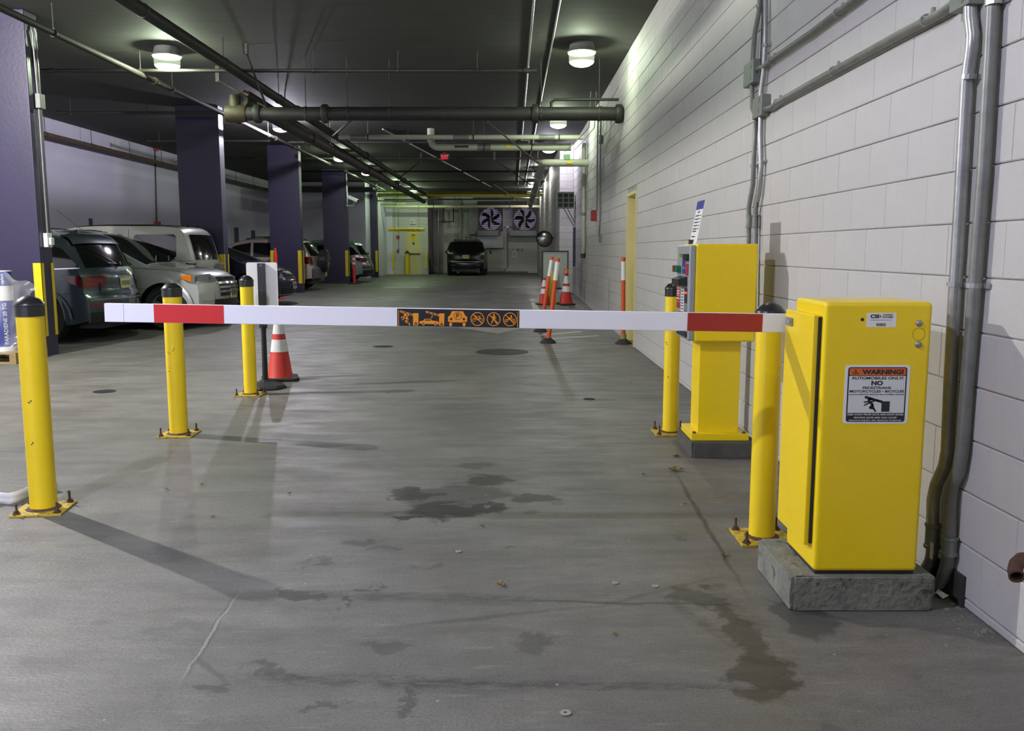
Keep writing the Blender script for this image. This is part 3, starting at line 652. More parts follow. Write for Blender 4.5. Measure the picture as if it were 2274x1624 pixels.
# dark footing block and broken block behind the conduits
a = wp(2108, 1255, WX); b = wp(2141, 1350, WX)
mb = MB(); mb.box((WX-0.012, b.y, 0), (WX+0.02, a.y+0.12, a.z+0.0)); tag(mb.build('wall_opening', mat('open_block_hole', (0.03,0.03,0.028), 0.9, var=0.3)), 'dark broken-out block where the conduits go in', 'wall opening')
# rusty stub elbow at the right edge
mb = MB(); mb.tube([V((WX+0.02, 2.72, 0.365)), V((1.68, 2.72, 0.365)), V((1.655, 2.716, 0.362)), V((1.63, 2.70, 0.352)), V((1.612, 2.675, 0.338)), V((1.604, 2.65, 0.328))], [0.02, 0.02, 0.0225, 0.0225, 0.0225, 0.024], 18, caps=False)
st = mb.build('pipe_stub', m_rust, smooth=50, solid=0.005); tag(st, 'rusty open elbow pipe sticking out of the wall at right', 'pipe')
# far conduits, white drop pipe, alarm, junctions on the right wall
wcond('wall_conduit', 'dark conduit dropping to the red alarm box, left one', [(1328,262),(1327,330),(1326,440),(1325,468)], 0.016, m_galvd)
wcond('wall_conduit', 'dark conduit beside the alarm drop, with a small box', [(1335,235),(1334,300),(1333,320),(1333,480),(1330,525)], 0.016, m_galvd, fits=[(1334,310,0.16,0.035)])
wpd = wcond('wall_pipe_drop', 'pale vertical pipe on the right wall before the pier', [(1297,318),(1296,420),(1296,540),(1295,562)], 0.045, m_insul, fits=[(1296,476,0.08,0.055)], X=WX-0.06)
q = wp(1295, 567, WX-0.05) - V(wpd.location); mb = MB(); mb.lathe([(0,-0.07),(0.05,-0.07),(0.06,0),(0.05,0.05),(0,0.07)], q, 12); mb.build('valve_cap', m_dsteel, wpd, smooth=40)
q = wp(1319, 479, WX-0.05); mb = MB(); mb.box((WX-0.11, q.y-0.1, q.z-0.11), (WX, q.y+0.1, q.z+0.11)); tag(mb.build('alarm_box', m_redp, bevel=0.01), 'red fire alarm horn box on the right block wall', 'alarm')
q = wp(1330, 530, WX-0.05); mb = MB(); mb.box((WX-0.05, q.y-0.06, q.z-0.08), (WX, q.y+0.06, q.z+0.08)); tag(mb.build('switch_box', m_galvd, bevel=0.006), 'small grey switch box below the conduit on the right wall', 'switch')
# pipe sleeve on wall: narrow dark rail
a = wp(1276, 505, WX-0.03); b = wp(1276, 592, WX-0.03); mb = MB(); mb.box((WX-0.07, a.y-0.03, b.z), (WX, a.y+0.05, a.z)); tag(mb.build('wall_rail', m_navy), 'dark vertical rail fixed on the right wall by the sign stand', 'rail')
# yellow-framed door recess in the right wall
rt = tag(empty('door_1', (WX, DOOR[0], 0)), 'recessed door with cream frame in the right wall', kind='structure')
d0, d1, dz = 0.0, DOOR[1]-DOOR[0], DOOR[3]
for nm, A, B in [('door_jamb', (-0.012, d1-0.05, 0), (0.2, d1, dz)), ('door_jamb', (-0.012, d0, 0), (0.2, d0+0.05, dz)), ('door_head', (-0.012, d0+0.05, dz-0.05), (0.2, d1-0.05, dz)), ('door_leaf', (0.19, d0+0.05, 0.01), (0.24, d1-0.05, dz-0.05))]:
    mb = MB(); mb.box(A, B); mb.build(nm, m_cream, rt, bevel=0.003)
mb = MB(); mb.lathe([(0,0),(0.028,0),(0.028,0.03),(0,0.05)], (0.19, 0.13, 1.0), 12, ax=(-1,0,0)); mb.build('door_knob', m_steel, rt, smooth=40)
# louvered heater box near the pier
p = at(1262, 444, 24.0); p.x = 1.455; rt = tag(empty('louver_unit', (p.x, 24.0, p.z-0.2)), 'green-grey louvered unit heater bracketed on the right wall', 'heater')
w, h = 0.235, 0.22
mb = MB(); mb.box((-w, -0.0, -h+0.2), (w, 0.35, h+0.2)); mb.build('cabinet', mat('grey_green_enamel', srgb(128, 146, 120), 0.45), rt, bevel=0.01)
for i in range(3):
    for j in range(3):
        x0 = -w+0.035+j*0.15; z0 = -h+0.2+0.03+i*0.128; g = MB(); g.box((x0, -0.008, z0), (x0+0.115, 0.004, z0+0.1)); g.build('louver', m_ink, rt)
g = MB(); g.tube([(-0.05, 0.05, -h+0.2), (0.24, 0.15, -h-0.28)], 0.01, 6); g.tube([(0.05, 0.05, -h+0.2), (0.27, 0.15, -h-0.2)], 0.01, 6); g.build('bracket', m_dsteel, rt)
# small green transformer box on the white pipe
p = at(1262, 344, 19.7); yb = wp(1306, 362, WX).y; mb = MB(); mb.box((p.x-0.07, yb-0.07, p.z-0.06), (p.x+0.07, yb+0.07, p.z+0.06)); mb.box((p.x-0.01, yb-0.02, p.z-0.14), (p.x+0.01, yb+0.02, p.z-0.06)); tag(mb.build('control_box', mat('green_enamel', srgb(120, 160, 112), 0.5), bevel=0.006), 'small green control box above the wrapped white pipe', 'control box')
for (A, B, lab) in [((1308, 283), (1254, 336), 'upper slack cable strung to the green control box'), ((1320, 283), (1276, 332), 'lower slack cable strung beside the green control box')]:
    a = at(*A, 17); b = at(*B, 19.7); mb = MB(); mb.tube([V((a.x, a.y-0.3, ZC-0.012)), a, a.lerp(b, 0.5) - V((0,0,0.03)), b], 0.008, 6); tag(mb.build('slack_cable', m_insul), lab, 'cable')
# convex mirror
p = at(1209, 531, 28); rt = tag(empty('convex_mirror', (p.x, 28, p.z)), 'round convex traffic mirror on the far right wall', 'mirror')
mb = MB(); mb.lathe([(0.25,0.02),(0.262,0.0),(0.25,-0.02)], (0,0,0), 28, ax=(0,1,0)); mb.build('mirror_rim', m_ink, rt, smooth=60)
mb = MB(); mb.lathe([(0.25,0.0),(0.2,-0.03),(0.12,-0.05),(0,-0.06)], (0,0,0), 28, ax=(0,1,0)); mb.build('mirror_face', mat('mirror_silver', (0.28,0.31,0.26), 0.2, 1.0), rt, smooth=60)
mb = MB(); mb.tube([(0.0, 0.03, 0), (1.36-p.x, 0.3, 0.05)], 0.015, 8); mb.build('mirror_bracket', m_dsteel, rt)

# ------------------------------------------------------------------ hanging exit sign, exit sign over the door
def exit_sign(pos, w, h, face, lett, label, mirror=False, hang=0.2, emit=0):
    rt = tag(empty('exit_sign', pos), label, 'exit sign')
    mb = MB(); mb.box((-w/2, -0.02, 0), (w/2, 0.03, h)); mb.build('sign_case', face, rt, bevel=0.004)
    mb = MB(); f = frame((0, -0.021, h/2), (-1 if mirror else 1, 0, 0), (0, 0, 1))
    if mirror: f = (f[0], V((1,0,0)), V((0,0,1)))
    text_mb(mb, 'EXIT', f, 0, 0, h*0.62, w*0.78, 0.02, m=lett, hh=0.002); mb.build('lettering', None, rt)
    if hang:
        mb = MB(); mb.tube([(0, 0.005, h), (0, 0.005, hang)], 0.012, 6); mb.box((-0.06, -0.02, h), (0.06, 0.03, h+0.03)); mb.build('hanger_stem', m_dsteel, rt)
    return rt
m_exr = mat('exit_letter_glow', (0.6, 0.02, 0.03), 0.4, emit=1.8, ecol=(1, 0.03, 0.05))
p = at(988, 357, 25.9)
exit_sign((p.x, 25.9, p.z), 0.27, 0.20, mat('exit_case_dark', (0.05,0.02,0.02), 0.4), m_exr, 'red lit exit sign hanging from the ceiling in mid garage', hang=ZC-p.z-0.02)
p = at(916.5, 497.5, DY-0.06)
exit_sign((p.x, DY-0.06, p.z), 0.27, 0.22, m_signw, mat('exit_letter_red', srgb(190, 60, 60), 0.5), 'white exit sign with red letters above the yellow door', hang=0)
# ------------------------------------------------------------------ exit door
fx0, fx1 = ddoor[0], ddoor[1]; fw = fx1-fx0; zb = FLZ; zt = ddoor[3]
rt = tag(empty('door_2', ((fx0+fx1)/2, DY, zb)), 'cream-yellow steel exit door with a push bar', kind='structure')
mb = MB(); mb.box((-fw/2+0.05, 0.06, 0.01), (fw/2-0.05, 0.11, zt-zb-0.05)); mb.build('door_leaf', m_cream, rt, bevel=0.004)
for A, B in [((-fw/2, -0.012, 0), (-fw/2+0.05, 0.12, zt-zb)), ((fw/2-0.05, -0.012, 0), (fw/2, 0.12, zt-zb)), ((-fw/2+0.05, -0.012, zt-zb-0.05), (fw/2-0.05, 0.12, zt-zb))]:
    mb = MB(); mb.box(A, B); mb.build('door_frame', m_cream, rt, bevel=0.003)
mb = MB(); zz2 = at(905, 564, DY).z - zb; mb.box((-fw/2+0.09, 0.0, zz2-0.03), (fw/2-0.06, 0.04, zz2+0.03)); mb.box((-fw/2+0.08, -0.01, zz2-0.07), (-fw/2+0.16, 0.06, zz2+0.09)); mb.build('push_bar', m_dsteel, rt, bevel=0.004)
q = at(917.5, 527, DY); mb = MB(); mb.box((q.x-rt.location.x-0.12, 0.052, q.z-zb-0.2), (q.x-rt.location.x+0.12, 0.06, q.z-zb+0.2)); mb.build('yellow_notice', m_guard, rt)
f = frame((q.x-rt.location.x, 0.052, q.z-zb), (1,0,0), (0,0,1)); mb = MB()
for z, w in ((0.12, 0.16), (0.08, 0.18), (-0.02, 0.06)): mb.rrect(-w/2, z-0.012, w/2, z+0.012, 0.004, f, 0, 0.002)
mb.build('notice_print', m_ink, rt)
q = at(918, 541, DY); mb = MB(); mb.box((q.x-rt.location.x-0.045, 0.052, q.z-zb-0.06), (q.x-rt.location.x+0.045, 0.06, q.z-zb+0.06)); mb.build('small_plate', m_navy, rt)
# clearance tube
a = at(862, 510, 41.5); b = at(943, 510, 41.5)
rt = tag(empty('clearance_tube', (a.x, 41.5, a.z)), 'yellow clearance tube hanging on two chains before the exit door', 'clearance bar')
L_ = b.x-a.x; mb = MB(); mb.tube([(0,0,0), (L_,0,0)], 0.08, 18, caps=True); mb.build('tube', m_guard, rt, smooth=50)
mb = MB(); f = frame((L_/2, -0.083, 0.0), (1,0,0), (0,0,1)); text_mb(mb, "7'0 CLEARANCE 7'0", f, 0, 0, 0.075, L_*0.72, 0.02, m=m_ink); mb.build('lettering', None, rt)
for x in (0.3, L_-0.27):
    mb = MB(); mb.tube([(x,0,0.08), (x,0,ZC-a.z)], 0.006, 6); mb.build('chain', m_dsteel, rt)
# boxes on the door wall
for (px, py, w, h, m_, lab) in [(884, 527, 0.14, 0.15, m_redp, 'small red alarm pull left of the exit door, upper box'), (884, 558, 0.1, 0.16, m_brown, 'small brown switch box left of the exit door, lower box')]:
    q = at(px, py, DY); mb = MB(); mb.box((q.x-w/2, DY-0.06, q.z-h/2), (q.x+w/2, DY, q.z+h/2)); tag(mb.build('wall_box', m_, bevel=0.006), lab, 'box')
q = at(884.5, 465, DY); q2 = at(884.5, 556, DY); mb = MB(); mb.tube([(q.x, DY-0.02, q.z), (q.x, DY-0.02, q2.z)], 0.012, 6); tag(mb.build('wall_conduit', m_galvd), 'thin conduit linking the two boxes left of the exit door', 'conduit')
for px, lab in ((872.5, 'yellow guard strip on the wall corner left of the exit door'), (946.5, 'yellow guard strip right of the exit door')):
    a = at(px, 558, DY-0.1); b = at(px, 597, DY-0.1); mb = MB(); mb.box((a.x-0.055, DY-0.1, b.z), (a.x+0.055, DY-0.02, a.z)); tag(mb.build('corner_guard_strip', m_guard, bevel=0.01), lab, 'corner guard')
mb = MB(); mb.box((at(846,560,DY).x, DY-0.35, FLZ-0.01), (at(900,560,DY).x, DY-0.0, FLZ+0.02)); tag(mb.build('kerb_stripe', m_plate), 'yellow painted kerb at the foot of the door wall', 'kerb')

# ------------------------------------------------------------------ fans, ducts on the back wall
m_day = mat('daylight_through_louvers', (0.4, 0.36, 0.46), 0.6, emit=0.42, ecol=(0.80, 0.66, 1.0))  # emissive surface standing in for daylight behind the fans
m_fan = mat('fan_frame_brown', srgb(72, 66, 58), 0.5, 0.2, var=0.1)
m_duct = mat('galvanized_duct', srgb(124, 130, 124), 0.45, 0.3, var=0.1, vscale=3)
fan0 = None
for i, (px, lab, rot) in enumerate([(1089.5, 'left one of two big wall exhaust fans, seen above the black vehicle', 0.0), (1165.5, 'right one of two big wall exhaust fans, nearer the right wall', 0.45)]):
    FY = 46.6; c = at(px, 486.5, FY); s = 27/F*FY; rr = 24.5/F*FY
    rt = tag(empty('exhaust_fan', (c.x, FY, c.z-s)), lab, 'fan', 'wall exhaust fans at the far end')
    f = frame((0, 0, s), (1,0,0), (0,0,1)); mb = MB(); O = V((0,0,s)); vs = []; fs = []; n = 40
    for h in (0.0, 0.25):
        for k in range(n):
            a = 2*PI*k/n; ca, sa = math.cos(a), math.sin(a); q = s/max(abs(ca), abs(sa))
            vs += [O + V((ca*rr, h, sa*rr)), O + V((ca*q, h, sa*q))]
    for k in range(n):
        a, b = 2*k, 2*((k+1)%n); t = 2*n
        fs += [(a, a+1, b+1, b), (a, b, t+b, t+a), (a+1, t+a+1, t+b+1, b+1)]
    mb.add(vs, fs); mb.build('fan_housing', m_fan, rt, fix=True)
    mb = MB(); mb.box((-s, 0.40, 0), (s, 0.42, 2*s)); mb.build('daylight_glow_panel', m_day, rt, origin=None)
    for k in range(13):
        z = s - rr + (k+0.5)*2*rr/13; mb = MB(); mb.hexa([V(q) for q in [(-rr,0.30,z-0.045),(rr,0.30,z-0.045),(rr,0.36,z+0.0),(-rr,0.36,z+0.0),(-rr,0.30,z-0.035),(rr,0.30,z-0.035),(rr,0.36,z+0.01),(-rr,0.36,z+0.01)]]); mb.build('shutter_slat', mat('shutter_slat_lilac', srgb(150, 132, 160), 0.5), rt)
    for k in range(6):
        a0 = rot + k*PI/3 + 0.2; vs = []; fs = []; m_ = 8
        for j in range(m_+1):
            t = j/m_; r_ = 0.12*rr + t*0.78*rr; a1 = a0 + 0.35*t*t; wd_ = (0.12 + 0.30*math.sin(PI*min(1, t*0.75+0.1)))*rr*0.36
            cx, cz = r_*math.cos(a1), r_*math.sin(a1); nx_, nz = -math.sin(a1), math.cos(a1)
            for sg, dy in ((-1, 0.06), (1, 0.14)): vs.append(V((cx + nx_*wd_*sg, dy, s + cz + nz*wd_*sg)))
        for j in range(m_): fs.append((2*j, 2*j+1, 2*j+3, 2*j+2))
        mb = MB(); mb.add(vs, fs); mb.build('blade', m_ink, rt, solid=0.01)
    mb = MB(); mb.lathe([(0,-0.02),(0.09,-0.02),(0.10,0.05),(0.1,0.16),(0,0.16)], (0,0,s), 16, axis='y'); mb.build('hub', m_ink, rt, smooth=40)
    mb = MB(); mb.box((-0.035, -0.03, 0.02), (0.035, 0.0, 2*s-0.02)); mb.build('motor_strut', m_duct, rt)
    for q in (-0.28, 0.28):
        mb = MB(); mb.tube([(q*0.4, 0.0, s), (q*3.1*rr, 0.0, s+0.85*rr*1.1)], 0.012, 6); mb.build('brace_rod', m_dsteel, rt)
# duct bodies
def quadbox(name, label, px0, py0, px1, py1, Y0, Y1, m, cut=None):
    a = at(px0, py0, Y0); b = at(px1, py1, Y0); mb = MB(); mb.box((a.x, Y0, b.z), (b.x, Y1, a.z)); return tag(mb.build(name, m, bevel=0.01), label, 'duct')
quadbox('duct', 'grey sheet-metal duct behind the left fan', 1041, 455, 1061, 521, 46.7, BY-0.01, m_duct)
quadbox('duct', 'flared duct hood under the left fan', 1060, 512, 1107, 524, 46.5, BY-0.01, m_duct)
quadbox('duct', 'sheet-metal duct panel below the left fan', 1060, 524.5, 1118, 551, 46.85, BY-0.01, mat('light_galvanized_duct', srgb(160, 164, 166), 0.45, 0.2, var=0.08, vscale=3))
quadbox('duct', 'flared duct hood under the right fan', 1132, 512, 1192, 524, 46.5, BY-0.01, m_duct)
quadbox('duct', 'dark duct box above both fans', 1060, 447, 1170, 456, 45.8, BY-0.01, m_dsteel)
quadbox('wall_post', 'grey vertical post on the back wall', 1018, 440, 1025, 606, 46.9, BY-0.01, m_duct)['category'] = 'post'
# conduit, small signs, bench ledge
pts = [at(1100, 505, BY-0.05), at(1140, 507, BY-0.05)]
mb = MB(); mb.tube([at(1118,505,BY-0.05), at(1140,505,BY-0.05)], 0.02, 6); mb.tube([at(1127,505,BY-0.05), at(1127,590,BY-0.05), at(1119,602,BY-0.05)], 0.03, 8)
q = at(1127, 504, BY-0.08); mb.box((q.x-0.06, BY-0.1, q.z-0.06), (q.x+0.06, BY-0.02, q.z+0.06)); tag(mb.build('wall_conduit', m_galv), 'thin conduit with a box between the two fans', 'conduit')
mb = MB(); a = at(973, 465, 46.3); b = at(973, 596, 46.3); b.z = FLZ; mb.tube([a, b], 0.05, 10); tag(mb.build('drain_pipe', m_galv, smooth=50), 'shiny vertical pipe in the far corner left of the black vehicle', 'pipe')
mb = MB(); mb.tube([at(970,493,46.3), at(1008,492,46.3)], 0.03, 8); mb.tube([at(985,462,46.3), at(985,492,46.3)], 0.04, 8); mb.tube([at(1007,462,46.3), at(1007,492,46.3)], 0.03, 8); mb.box((at(982,490,46.3).x, 46.25, at(982,495,46.3).z), (at(989,490,46.3).x, 46.35, at(989,488,46.3).z))
tag(mb.build('pipe_rack', m_dsteel, smooth=50), 'dark piping loop hanging in the far corner', 'pipe')
for (px0, py0, px1, py1, m_, lab) in [(1034,526,1047,531,m_navy,'narrow blue notice on the back wall above the black vehicle'),(1137,553,1149,556,m_blue,'small blue notice on the back wall, left of two'),(1149,553,1161,557.5,m_navy,'small dark notice on the back wall, right of two'),(1137,557.5,1149,571,m_signw,'white notice under the blue ones on the back wall')]:
    a = at(px0, py0, BY-0.02); b = at(px1, py1, BY-0.02); rt = tag(empty('wall_notice', (a.x, BY-0.02, b.z)), lab, 'sign')
    mb = MB(); mb.box((0, 0, 0), (b.x-a.x, 0.012, a.z-b.z)); mb.build('plate', m_, rt)
    mb = MB(); h = a.z-b.z; w = b.x-a.x
    for k in range(2): mb.box((w*0.15, -0.003, h*(0.3+0.35*k)-0.012), (w*0.85, 0, h*(0.3+0.35*k)+0.012))
    mb.build('print', m_ink if m_ is m_signw else m_signw, rt)
mb = MB(); a = at(1084, 608, 46.9); mb.box((a.x, 46.8, FLZ), (at(1172,608,46.9).x, 47.1, FLZ+0.09)); tag(mb.build('wheel_stop', mat('green_worn_kerb', srgb(96, 120, 100), 0.7, var=0.2), bevel=0.02), 'long greenish wheel stop against the back wall', 'wheel stop')
# small plates on the left wall (bay signs)
for (px, py, w, h, lab) in [(201, 499, 0.16, 0.15, 'small dark plate on the left wall above the grey vehicle'), (525, 525, 0.5, 0.33, 'tall grey bay plate on the left wall behind the second column'), (562, 524, 0.5, 0.22, 'small grey bay plate on the left wall, farther one')]:
    q = wp(px, py, -10.4); mb = MB(); mb.box((-10.4, q.y-w/2, q.z-h), (-10.385, q.y+w/2, q.z+h)); tag(mb.build('bay_plate', m_navy), lab, 'sign')
# alarm strobe and its conduit on the left wall
a = wp(344, 330, -10.38); b = wp(348, 497, -10.38)
mb = MB(); mb.tube([a, b], 0.018, 6); tag(mb.build('wall_conduit', m_dsteel), 'thin dark conduit down the pale left wall', 'conduit')
mb = MB(); mb.box((-10.4, a.y-0.09, a.z-0.06), (-10.3, a.y+0.09, a.z+0.16)); tag(mb.build('alarm_strobe', m_redp, bevel=0.01), 'red alarm strobe at the top of the pale left wall', 'alarm')
mb = MB(); mb.box((-10.4, b.y-0.12, b.z-0.06), (-10.3, b.y+0.12, b.z+0.06)); tag(mb.build('alarm_pull', m_redp, bevel=0.01), 'red alarm pull low on the pale left wall', 'alarm')
# security camera on the fourth column
cx = -6.01; p = at(773, 443, 32.0); rt = tag(empty('security_camera', (cx, 32.05, p.z)), 'white bullet security camera on a purple column', 'camera')
f0 = V((0.16, -0.1, 0.06)); d = V((0.9, -0.25, -0.38)).normalized()
mb = MB(); U = d.cross(V((0,0,1))).normalized(); Wv = U.cross(d)
def obox(c, d, u, w, l, a, b): return [c + d*x + u*y + w*z for z in (-b, b) for x, y in ((-l, -a), (l, -a), (l, a), (-l, a))]
mb.hexa(obox(f0 + d*0.12, d, U, Wv, 0.2, 0.065, 0.055)); mb.build('camera_housing', m_white, rt, bevel=0.01, fix=True)
mb = MB(); mb.hexa(obox(f0 + d*0.325, d, U, Wv, 0.01, 0.05, 0.04)); mb.build('camera_lens', m_ink, rt, fix=True)
mb = MB(); mb.tube([(0, 0, -0.22), (0.26, 0, -0.22)], 0.025, 10); mb.tube([(0.26, 0, -0.22), (0.3, -0.1, -0.05)], 0.02, 8); mb.build('camera_arm', m_white, rt, smooth=50)
mb = MB(); mb.tube([(0.02, 0, 1.0), (0.02, 0, 0.3), (0.03, 0, 0.1), (0.1, -0.02, 0.0), (0.16, -0.05, 0.0)], 0.012, 8); mb.build('camera_cable', m_white, rt, smooth=50)
# ------------------------------------------------------------------ bollards
def make_bollard(x, y, h, r, label, rz=0.0, cap_h=0.105, plate=True, group=None, m=None):
    rt = tag(empty('bollard', (x, y, zf(y)), rz), label, 'bollard', group)
    mb = MB(); mb.lathe([(r, 0.012), (r, h-cap_h*0.5)], n=32); mb.lathe([(r+0.0012, 0.3), (r+0.0012, 0.302)], n=32)
    mb.build('sleeve', m or m_bol, rt, smooth=60)
    c = MB(); R = r+0.005; t = h-cap_h
    c.lathe([(r, t-0.001), (R, t), (R, t+0.05), (R+0.003, t+0.053), (R+0.003, t+0.058), (R-0.002, t+0.066), (R*0.72, t+0.086), (R*0.35, t+cap_h*0.96), (0, t+cap_h)], n=32)
    cc = c.build('cap', m_blkp, rt, smooth=35)
    if plate:
        s = 0.125; p = MB(); p.box((-s, -s, 0), (s, s, 0.012)); p.build('base_plate', m_plate, rt, bevel=0.002)
        w = MB(); w.lathe([(r+0.02, 0.012), (r+0.014, 0.018), (r, 0.022)], n=28); w.build('weld_bead', m_rust, rt)
        for sx in (-1, 1):
            for sy in (-1, 1):
                a = MB(); q = V((sx*0.098, sy*0.098, 0)); a.lathe([(0, 0.012), (0.02, 0.012), (0.02, 0.016), (0.013, 0.017)], q, 12); a.lathe([(0.013, 0.016), (0.013, 0.028), (0.006, 0.029)], q, 6); a.lathe([(0.0065, 0.02), (0.0065, 0.064 + 0.012*random.random()), (0, 0.066)], q + V((random.uniform(-.002,.002), 0, 0)), 8)
                a.build('anchor_bolt', m_rust, rt)
    return rt
g = None
p = gp(98, 1133); b1 = make_bollard(p.x, p.y, 1.13, 0.0655, 'nearest left yellow bollard with a black domed cap, rusty square base', 0.15)
p = gp(398, 966); b2 = make_bollard(p.x, p.y, 1.13, 0.066, 'yellow bollard behind the red band of the barrier arm, second on the left', 0.05)
p = gp(557, 877); b3 = make_bollard(p.x, p.y, 1.13, 0.06, 'yellow bollard just left of the back of the white post sign', -0.05)
p = gp(1691, 1196); b4 = make_bollard(p.x, p.y, 1.125, 0.0605, 'yellow bollard right beside the gate cabinet', 0.0)
p = gp(1488, 962); b5 = make_bollard(p.x, p.y, 1.13, 0.057, 'yellow bollard in front of the ticket machine face, partly hidden by it', 0.0)
# chipped paint flakes
for rt, lst in ((b2, [(0.2, 0.65), (-0.4, 0.61), (-0.2, 0.5)]), (b5, [(-0.9, 0.69), (-0.7, 0.43), (-0.5, 0.9)]), (b1, [(-0.2, 0.36), (0.3, 0.6)])):
    mb = MB()
    for a, z in lst:
        for k in range(2):
            an = -PI/2 + a*0.8 - rt.rotation_euler.z; R = 0.0668 if rt is not b5 else 0.0578
            n = V((math.cos(an), math.sin(an), 0)); t = V((-n.y, n.x, 0)); c0 = n*R + t*random.uniform(-.02,.02) + V((0, 0, z + random.uniform(-.02,.02)))
            mb.add([c0 + t*(0.003+0.004*random.random())*math.cos(q*PI/3) + V((0,0,1))*(0.002+0.003*random.random())*math.sin(q*PI/3) for q in range(6)], [list(range(6))])
    mb.build('paint_chip', m_ink, rt)
p = gp(905, 610); bl = make_bollard(p.x, p.y, 1.2, 0.11, 'distant yellow bollard standing before the exit door', plate=False, cap_h=0.15, m=m_guard)

# ------------------------------------------------------------------ barrier gate: cabinet, arm
GX0, GX1, GY0, GY1 = 1.142, 1.536, 3.165, 3.50
pad_h = 0.136
gate = tag(empty('barrier_gate', ((GX0+GX1)/2, (GY0+GY1)/2, pad_h)), 'yellow barrier gate cabinet with a long white arm banded in red across the lane', 'barrier gate')
GO = V(gate.location); gx, gy = (GX1-GX0)/2, (GY1-GY0)/2; GH = 1.035
mb = MB(); mb.box((-gx, -gy, 0.012), (gx, gy, GH)); mb.build('cabinet', m_yel, gate, bevel=0.017, segs=4)
mb = MB(); mb.box((-gx+0.01, -gy+0.01, 0), (gx-0.01, gy-0.01, 0.013)); mb.build('base_gasket', m_rub, gate)
mb = MB(); dz0 = 0.105; mb.box((-gx-0.03, -gy+0.035, dz0), (-gx-0.002, gy+0.03, 0.985)); dr = mb.build('access_door', m_yel, gate, bevel=0.006, segs=3)
mb = MB(); mb.box((-gx-0.012, -gy+0.028, dz0+0.01), (-gx-0.001, -gy+0.036, 0.978)); mb.build('door_seal', m_rub, gate)
mb = MB(); f = frame((-gx-0.03, gy-0.035, 0.94), (0,-1,0), (0,0,1)); mb.rrect(-0.035, -0.016, 0.035, 0.016, 0.004, f, 0, 0.008, m_steel); mb.disc(0.014, 0, 0.009, f, 0.008, 0.013, 16, m_chrome); mb.rrect(-0.028, -0.01, 0.0, 0.01, 0.002, f, 0.008, 0.011, m_galv); mb.build('door_lock', None, dr)
FR = frame((0, -gy, 0), (1,0,0), (0,0,1))
def gpt(x, y):   # pixel on the cabinet's front face -> frame coords
    q = at(x, y, GY0) - GO; return q.x, q.z
for px, py in ((2041, 718), (2039, 765)):
    x, z = gpt(px, py); mb = MB(); mb.lathe([(0.0125, 0), (0.012, 0.003), (0.009, 0.007), (0.004, 0.009), (0, 0.0095)], (x, -gy, z), 20, ax=(0,-1,0)); mb.build('dome_bolt', m_steel, gate, smooth=60)
x, z = gpt(2040, 742); mb = MB(); mb.ring2(x, z, 0.0222, 0.0232, FR, 0, 0.0008, 40); mb.build('knockout_outline', mat('olive_line', srgb(120, 100, 10), 0.5), gate)
x, z = gpt(1915, 710); mb = MB(); mb.disc(x, z, 0.0062, FR, 0, 0.001); mb.build('key_hole', m_ink, gate)
# maker label
x0, z1 = gpt(1925, 695); x1, z0 = gpt(1989, 727); w = x1-x0; h = z1-z0
mb = MB(); mb.rrect(x0, z0, x1, z1, 0.003, FR, 0, 0.0008, m_white); lb = mb.build('maker_label', None, gate); lb['label'] = 'small white maker label with a bar code'
mb = MB(); X = lambda a: x0 + w*a; Z = lambda b: z0 + h*b
text_mb(mb, 'CSI', FR, X(.27), Z(.76), h*.27, w*.29, 0.05, 0.0012, m_ink); text_mb(mb, 'CONTROL', FR, X(.71), Z(.86), h*.12, w*.36, 0.03, 0.0012, m_ink); text_mb(mb, 'SYSTEMS', FR, X(.71), Z(.70), h*.12, w*.36, 0.03, 0.0012, m_ink)
mb.prism([(X(.44), Z(.64)), (X(.50), Z(.75)), (X(.44), Z(.88))], FR, 0.0008, 0.0012, m_redd)
mb.stroke(X(.13), Z(.5), X(.87), Z(.5), h*.03, FR, .0008, .0012, m_galvd)
xx = 0.34
while xx < 0.66:
    ww = random.choice((.008, .012, .018)); mb.rrect(X(xx), Z(.08), X(xx+ww), Z(.28), 0.0001, FR, .0008, .0012, m_ink, n=1); xx += ww + random.choice((.008, .012))
mb.build('label_print', None, lb)
# warning sign
x0, z1 = gpt(1877.5, 811); x1, z0 = gpt(2014, 941); w = x1-x0; h = z1-z0
mb = MB(); mb.rrect(x0, z0, x1, z1, 0.012, FR, 0, 0.0012, mat('sign_rim_white', srgb(226, 230, 236), 0.35)); ws = mb.build('warning_sign', None, gate); ws['label'] = 'white warning sign with an orange heading and black foot'
h1 = 0.0012
mb = MB(); mb.rrect(X(.045), Z(.03), X(.955), Z(.965), 0.009, FR, h1, h1+.0004, m_ink)
mb.rrect(X(.065), Z(.185), X(.935), Z(.815), 0.0005, FR, h1+.0004, h1+.0008, m_signw, n=1)
mb.rrect(X(.065), Z(.825), X(.935), Z(.95), 0.006, FR, h1+.0004, h1+.0008, m_worange)
t = h1+.0012
text_mb(mb, 'WARNING!', FR, X(.58), Z(.885), h*.085, w*.64, 0.045, t, m_ink)
mb.prism([(X(.11), Z(.845)), (X(.21), Z(.845)), (X(.16), Z(.93))], FR, h1+.0008, t, m_ink); mb.prism([(X(.127), Z(.855)), (X(.193), Z(.855)), (X(.16), Z(.912))], FR, t, t+.0003, m_worange)
mb.stroke(X(.16), Z(.875), X(.16), Z(.9), w*.012, FR, t+.0003, t+.0006, m_ink); mb.disc(X(.16), Z(.864), w*.007, FR, t+.0003, t+.0006, 8, m_ink)
text_mb(mb, 'AUTOMOBILES ONLY!', FR, X(.5), Z(.78), h*.048, w*.80, 0.03, t, m_ink)
text_mb(mb, 'NO', FR, X(.5), Z(.695), h*.08, w*.18, 0.05, t, m_ink)
